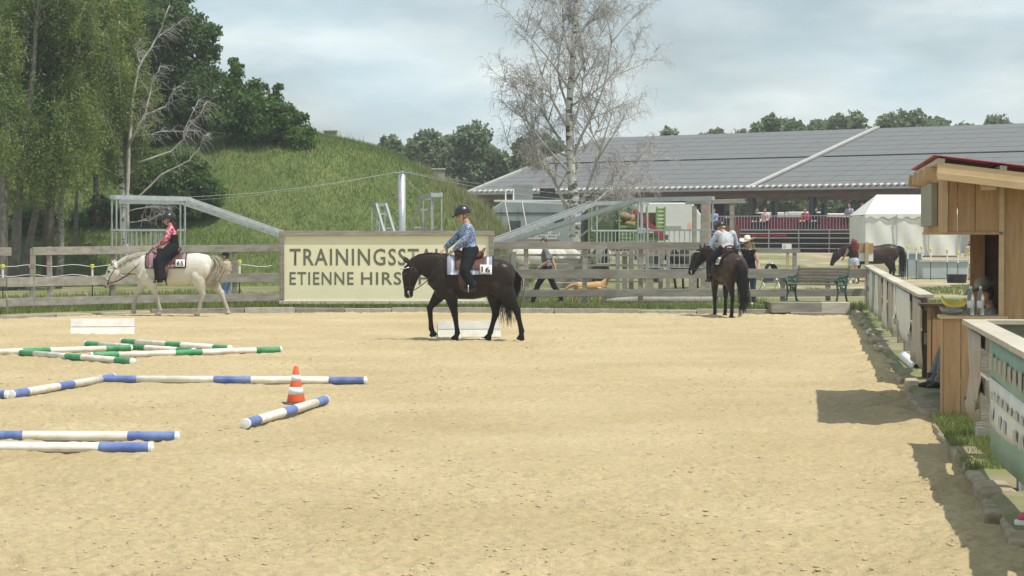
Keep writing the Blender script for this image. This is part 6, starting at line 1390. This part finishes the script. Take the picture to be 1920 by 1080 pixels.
def stand(h=1.75, stride=0., spread=.1, elL=None, haL=None, elR=None, haR=None, lean=0., face=(1, 0, -.05)):
    k = h / 1.75; f = lambda x, y, z: (x * k, y * k, z * k)
    J = dict(pelvis=f(0, 0, .95), chest=f(.02 + lean * .5, 0, 1.27), neck=f(lean, 0, 1.47), head=f(.035 + lean * 1.2, 0, 1.635), face=face, shL=f(lean * .9, .18, 1.41), shR=f(lean * .9, -.18, 1.41), elL=f(*(elL or (-.02, .24, 1.12))), haL=f(*(haL or (.06, .24, .87))), elR=f(*(elR or (-.02, -.24, 1.12))), haR=f(*(haR or (.06, -.24, .87))))
    for s, q in (('L', 1), ('R', -1)):
        st_ = stride * q; J['hip' + s] = f(0, q * .1, .92); J['kn' + s] = f(.04 + st_ * .55, q * spread, .5); J['an' + s] = f(st_, q * spread, .09 + (.05 if st_ < 0 else 0)); J['toe' + s] = f(st_ + .17, q * spread, .045)
    return J
mw, Hm, axm = person('person', 'man in grey t-shirt and black trousers walking a dog behind the fence', Vector((X_of(1026, 62.6), 62.6, .1)), math.pi, stand(1.77, .38, .09, elL=(-.02, .25, 1.13), haL=(.2, .22, .98), elR=(-.14, -.24, 1.16), haR=(-.22, -.2, .93), lean=.05), dict(shirt=cloth('grey_tshirt', (.16, .17, .18)), pants=BLK, hair=(.05, .035, .025), skin=(.5, .29, .21), shoes=M['black']), sleeve='short')
wm, Hw, axw = person('person', 'woman in white cowboy hat and black tank top leaning on the fence rail', Vector((X_of(1407, 60.9), 60.9, .1)), R(225), stand(1.74, 0, .12, elL=(.0, .27, 1.12), haL=(.1, .34, .9), elR=(.08, -.25, 1.12), haR=(.26, -.14, .98), lean=.06, face=(1, .3, -.12)), dict(shirt=cloth('black_top', (.014, .014, .015)), pants=cloth('dark_jeans', (.04, .055, .09)), skin=(.55, .33, .24), hair=(.5, .38, .2), eye=(.015, .015, .015), shoes=cloth('pale_boot', (.4, .36, .3))), sleeve='none')
cowboy_hat(wm, Hw, axw, cloth('straw_white', (.68, .62, .5))); f_, l_, u_ = axw; MB().tube([Hw + f_ * .09 + l_ * a + u_ * .012 for a in (-.06, -.03, 0, .03, .06)], [(.008, .016), (.01, .022), (.008, .008), (.01, .022), (.008, .016)], 8).build('sunglasses', M['black'], wm, sm=True)
strands([Hw - f_ * .07 + u_ * .02, Hw - f_ * .09 - u_ * .12, Hw - f_ * .08 - u_ * .28], 50, .008, .004, 'hair', hairmat('blond_long_hair', (.4, .28, .13), (.55, .42, .22)), wm, .05, .08)
cb, Hc, axc = person('person', 'child in black cap and beige shirt standing behind the left fence', Vector((X_of(425, 61.8), 61.8, .08)), R(165), stand(1.38, .06, .1, elL=(-.0, .26, 1.12), haL=(-.1, .32, .92)), dict(shirt=cloth('beige_shirt', (.42, .36, .27)), pants=cloth('blue_jeans', (.16, .24, .38)), skin=(.5, .31, .23), hair=(.1, .06, .04)), sleeve='short', sc=.92)
f_, l_, u_ = axc; cpm = MB(); cpm.tube([Hc + u_ * .04, Hc + u_ * .09, Hc + u_ * .125, Hc + u_ * .135], [(.082, .104), (.078, .1), (.05, .065), (.015, .02)], 18, lat=l_); cpm.tube([Hc + u_ * .06 + f_ * .07, Hc + u_ * .052 + f_ * .17], [(.07, .012), (.05, .008)], 10, lat=l_); cpm.build('cap', M['black_matte'], cb, sm=True)
rw, Hr, axr = person('person', 'woman with long red hair in black top and pale denim shorts', Vector((X_of(1600, 87.2), 87.2, .1)), R(100), stand(1.7, .05, .1, elL=(.1, .26, 1.15), haL=(.28, .3, 1.02)), dict(shirt=cloth('black_vest', (.03, .025, .025)), pants=cloth('pale_denim', (.48, .53, .58)), skin=(.58, .33, .25), hair=(.16, .04, .035), shoes=cloth('white_shoe', (.6, .6, .58))), sleeve='none', pants='short')
f_, l_, u_ = axr; strands([Hr - f_ * .06 + u_ * .06, Hr - f_ * .11 - u_ * .08, Hr - f_ * .12 - u_ * .3, Hr - f_ * .1 - u_ * .48], 130, .012, .005, 'hair', hairmat('red_hair', (.14, .03, .03), (.22, .06, .05)), rw, .06, .1)
ms_J = dict(pelvis=(0, 0, .5), chest=(-.1, 0, .82), neck=(-.12, 0, 1.0), head=(-.06, 0, 1.15), face=(1, 0, -.3), shL=(-.12, .19, .93), shR=(-.12, -.19, .93), elL=(.0, .27, .68), haL=(.2, .12, .6), elR=(.0, -.27, .68), haR=(.2, -.1, .6), hipL=(0, .1, .48), hipR=(0, -.1, .48), knL=(.4, .12, .56), knR=(.4, -.12, .52), anL=(.5, .1, .14), anR=(.56, -.1, .13), toeL=(.62, .12, .1), toeR=(.68, -.12, .1))
mo_, Hb, axb = person('person', 'man in grey cowboy hat sitting inside the timber booth', Vector((5.44, 27.2, .1)), math.pi, ms_J, dict(shirt=cloth('grey_shirt', (.2, .2, .19)), pants=cloth('grey_trousers', (.17, .17, .16)), skin=(.48, .3, .22), hair=(.12, .09, .07), shoes=M['dark_leather']))
cowboy_hat(mo_, Hb, axb, cloth('grey_felt', (.3, .3, .27)))
sl_ = thing('stool', 'plain wooden stool under the man in the booth', 'stool', Vector((5.46, 27.2, .1))); MB().box((0, 0, .37), (.36, .36, .04)).build('seat', M['plank'], sl_, bevel=.006)
for a in (-.14, .14):
    for c_ in (-.14, .14): MB().bar((a, c_, 0), (a, c_, .36), .04, .04, up=(0, 1, 0)).build('leg', M['plank'], sl_)

# spectators on the stand: small seated figures
sp_cols = [('spectator in a grey top seated behind the stand railing', (.3, .3, .36)), ('spectator in a light blue top seated behind the stand railing', (.3, .4, .6)), ('spectator in a black top seated behind the stand railing', (.02, .02, .025)), ('spectator in a red top seated behind the stand railing', (.4, .05, .08)), ('spectator in a pink top seated behind the stand railing', (.6, .35, .35))]
SJ = dict(pelvis=(0, 0, .12), chest=(0, 0, .44), neck=(.02, 0, .62), head=(.05, 0, .78), face=(1, 0, -.1), shL=(0, .18, .55), shR=(0, -.18, .55), elL=(.08, .24, .28), haL=(.3, .12, .22), elR=(.08, -.24, .28), haR=(.3, -.12, .22), hipL=(.02, .1, .1), hipR=(.02, -.1, .1), knL=(.44, .12, .12), knR=(.44, -.12, .12), anL=(.46, .12, -.3), anR=(.46, -.12, -.3), toeL=(.6, .12, -.34), toeR=(.6, -.12, -.34))
protos = []
for lb, c_ in sp_cols: protos.append(person('person', lb, (0, 0, -50), 0, SJ, dict(shirt=cloth('top', c_), pants=BLK, hair=(.1, .06, .04)), voxel=.03, group='spectators on the stand')[0])
seats = [(1.7, 0), (3.6, 1), (4.05, 2), (6.4, 2), (6.9, 4), (9.4, 3), (10.1, 2), (11.5, 0), (12.3, 4), (13.0, 2), (14.2, 3)]; used = set(); GO = gs.location; ga = gs.rotation_euler.z
for t_, k in seats:
    w_ = GO + HU * t_ + HV * (.75 + .9 * random.choice((0, 0, 1))); v = (w_ - GO).dot(HV); w_.z = 2.46 + (.22 if v > 1 else 0)
    if k in used: dup(protos[k], w_, ga - math.pi / 2)
    else: protos[k].location = w_; protos[k].rotation_euler = (0, 0, ga - math.pi / 2); used.add(k)

# dog on its lead
dg = thing('dog', 'golden retriever like dog standing on a lead behind the fence', 'dog', Vector((X_of(1108, 62.5), 62.5, .09))); mb = MB()
mb.tube([(-.42, 0, .5), (-.36, 0, .49), (-.1, 0, .47), (.18, 0, .47), (.34, 0, .49), (.4, 0, .52)], [(.06, .07), (.11, .12), (.115, .12), (.125, .15), (.1, .13), (.06, .08)], 14, lat=(0, 1, 0)); mb.tube([(.3, 0, .52), (.42, 0, .64), (.47, 0, .72)], [.1, .075, .065], 12); mb.ell((.5, 0, .76), (.1, .075, .08)); mb.tube([(.54, 0, .75), (.64, 0, .72), (.68, 0, .715)], [.055, .042, .025], 10)
for s in (-1, 1):
    mb.tube([(.48, s * .07, .79), (.47, s * .1, .72), (.48, s * .1, .66)], [(.01, .03), (.014, .045), (.008, .02)], 8, lat=(0, 1, 0)); o = .06 * s
    mb.tube([(.28 + o, s * .09, .45), (.27 + o, s * .09, .25), (.28 + o, s * .09, .06), (.3 + o, s * .09, .0)], [.07, .045, .03, .035], 10); mb.tube([(-.32 - o, s * .09, .45), (-.28 - o, s * .09, .3), (-.4 - o, s * .09, .17), (-.37 - o, s * .09, .04), (-.34 - o, s * .09, 0)], [.1, .07, .035, .03, .036], 10)
mb.tube([(-.4, 0, .54), (-.55, 0, .5), (-.66, 0, .42), (-.72, 0, .36)], [.035, .045, .04, .015], 8)
blob(mb, 'body', M['coat_pale'], dg, .012, 4, .5, lambda c: np.tile(np.array((.5, .3, .13)), (len(c), 1)) * (.85 + .3 * np.clip(c[:, 2:3], 0, 1)))
MB().tube([(.43 + .066 * 0, .07 * math.cos(a), .64 + .07 * math.sin(a)) for a in np.linspace(0, 2 * math.pi, 15)], .01, 5).build('collar', M['black'], dg)
le = thing('dog_lead', 'black lead running from the walking man to the dog', 'lead', dg.location); hand = mw.matrix_world @ Vector((0, 0, 0)) if False else Vector((X_of(1041, 62.6), 62.75, 1.0)); a0 = hand - dg.location; a1 = Vector((.42, .06, .64)); part(MB().tube([hand.lerp(dg.location + Vector((-.1, .13, .6)), t) + Vector((0, 0, -.12 * 4 * t * (1 - t) * .5)) for t in np.linspace(0, 1, 10)] + [dg.location + Vector((.2, .12, .63)), dg.location + a1], .009, 5), 'strap', M['black'], le)

# ------------------------------------------------------------------ thin summer haze
hz = MB().box((-30, -75, 9.45), (420, 1050, 21.1)).build('haze', None); tag(hz, 'thin pale summer haze filling the air', 'haze', kind='stuff')
m = bpy.data.materials.new('haze'); m.use_nodes = True; nt = m.node_tree; nt.nodes.remove(nt.nodes['Principled BSDF'])
v = nt.nodes.new('ShaderNodeVolumePrincipled'); v.inputs['Color'].default_value = (.93, .96, 1, 1); v.inputs['Density'].default_value = .00065; v.inputs['Anisotropy'].default_value = .2
nt.links.new(v.outputs['Volume'], nt.nodes['Material Output'].inputs['Volume']); hz.data.materials.append(m)
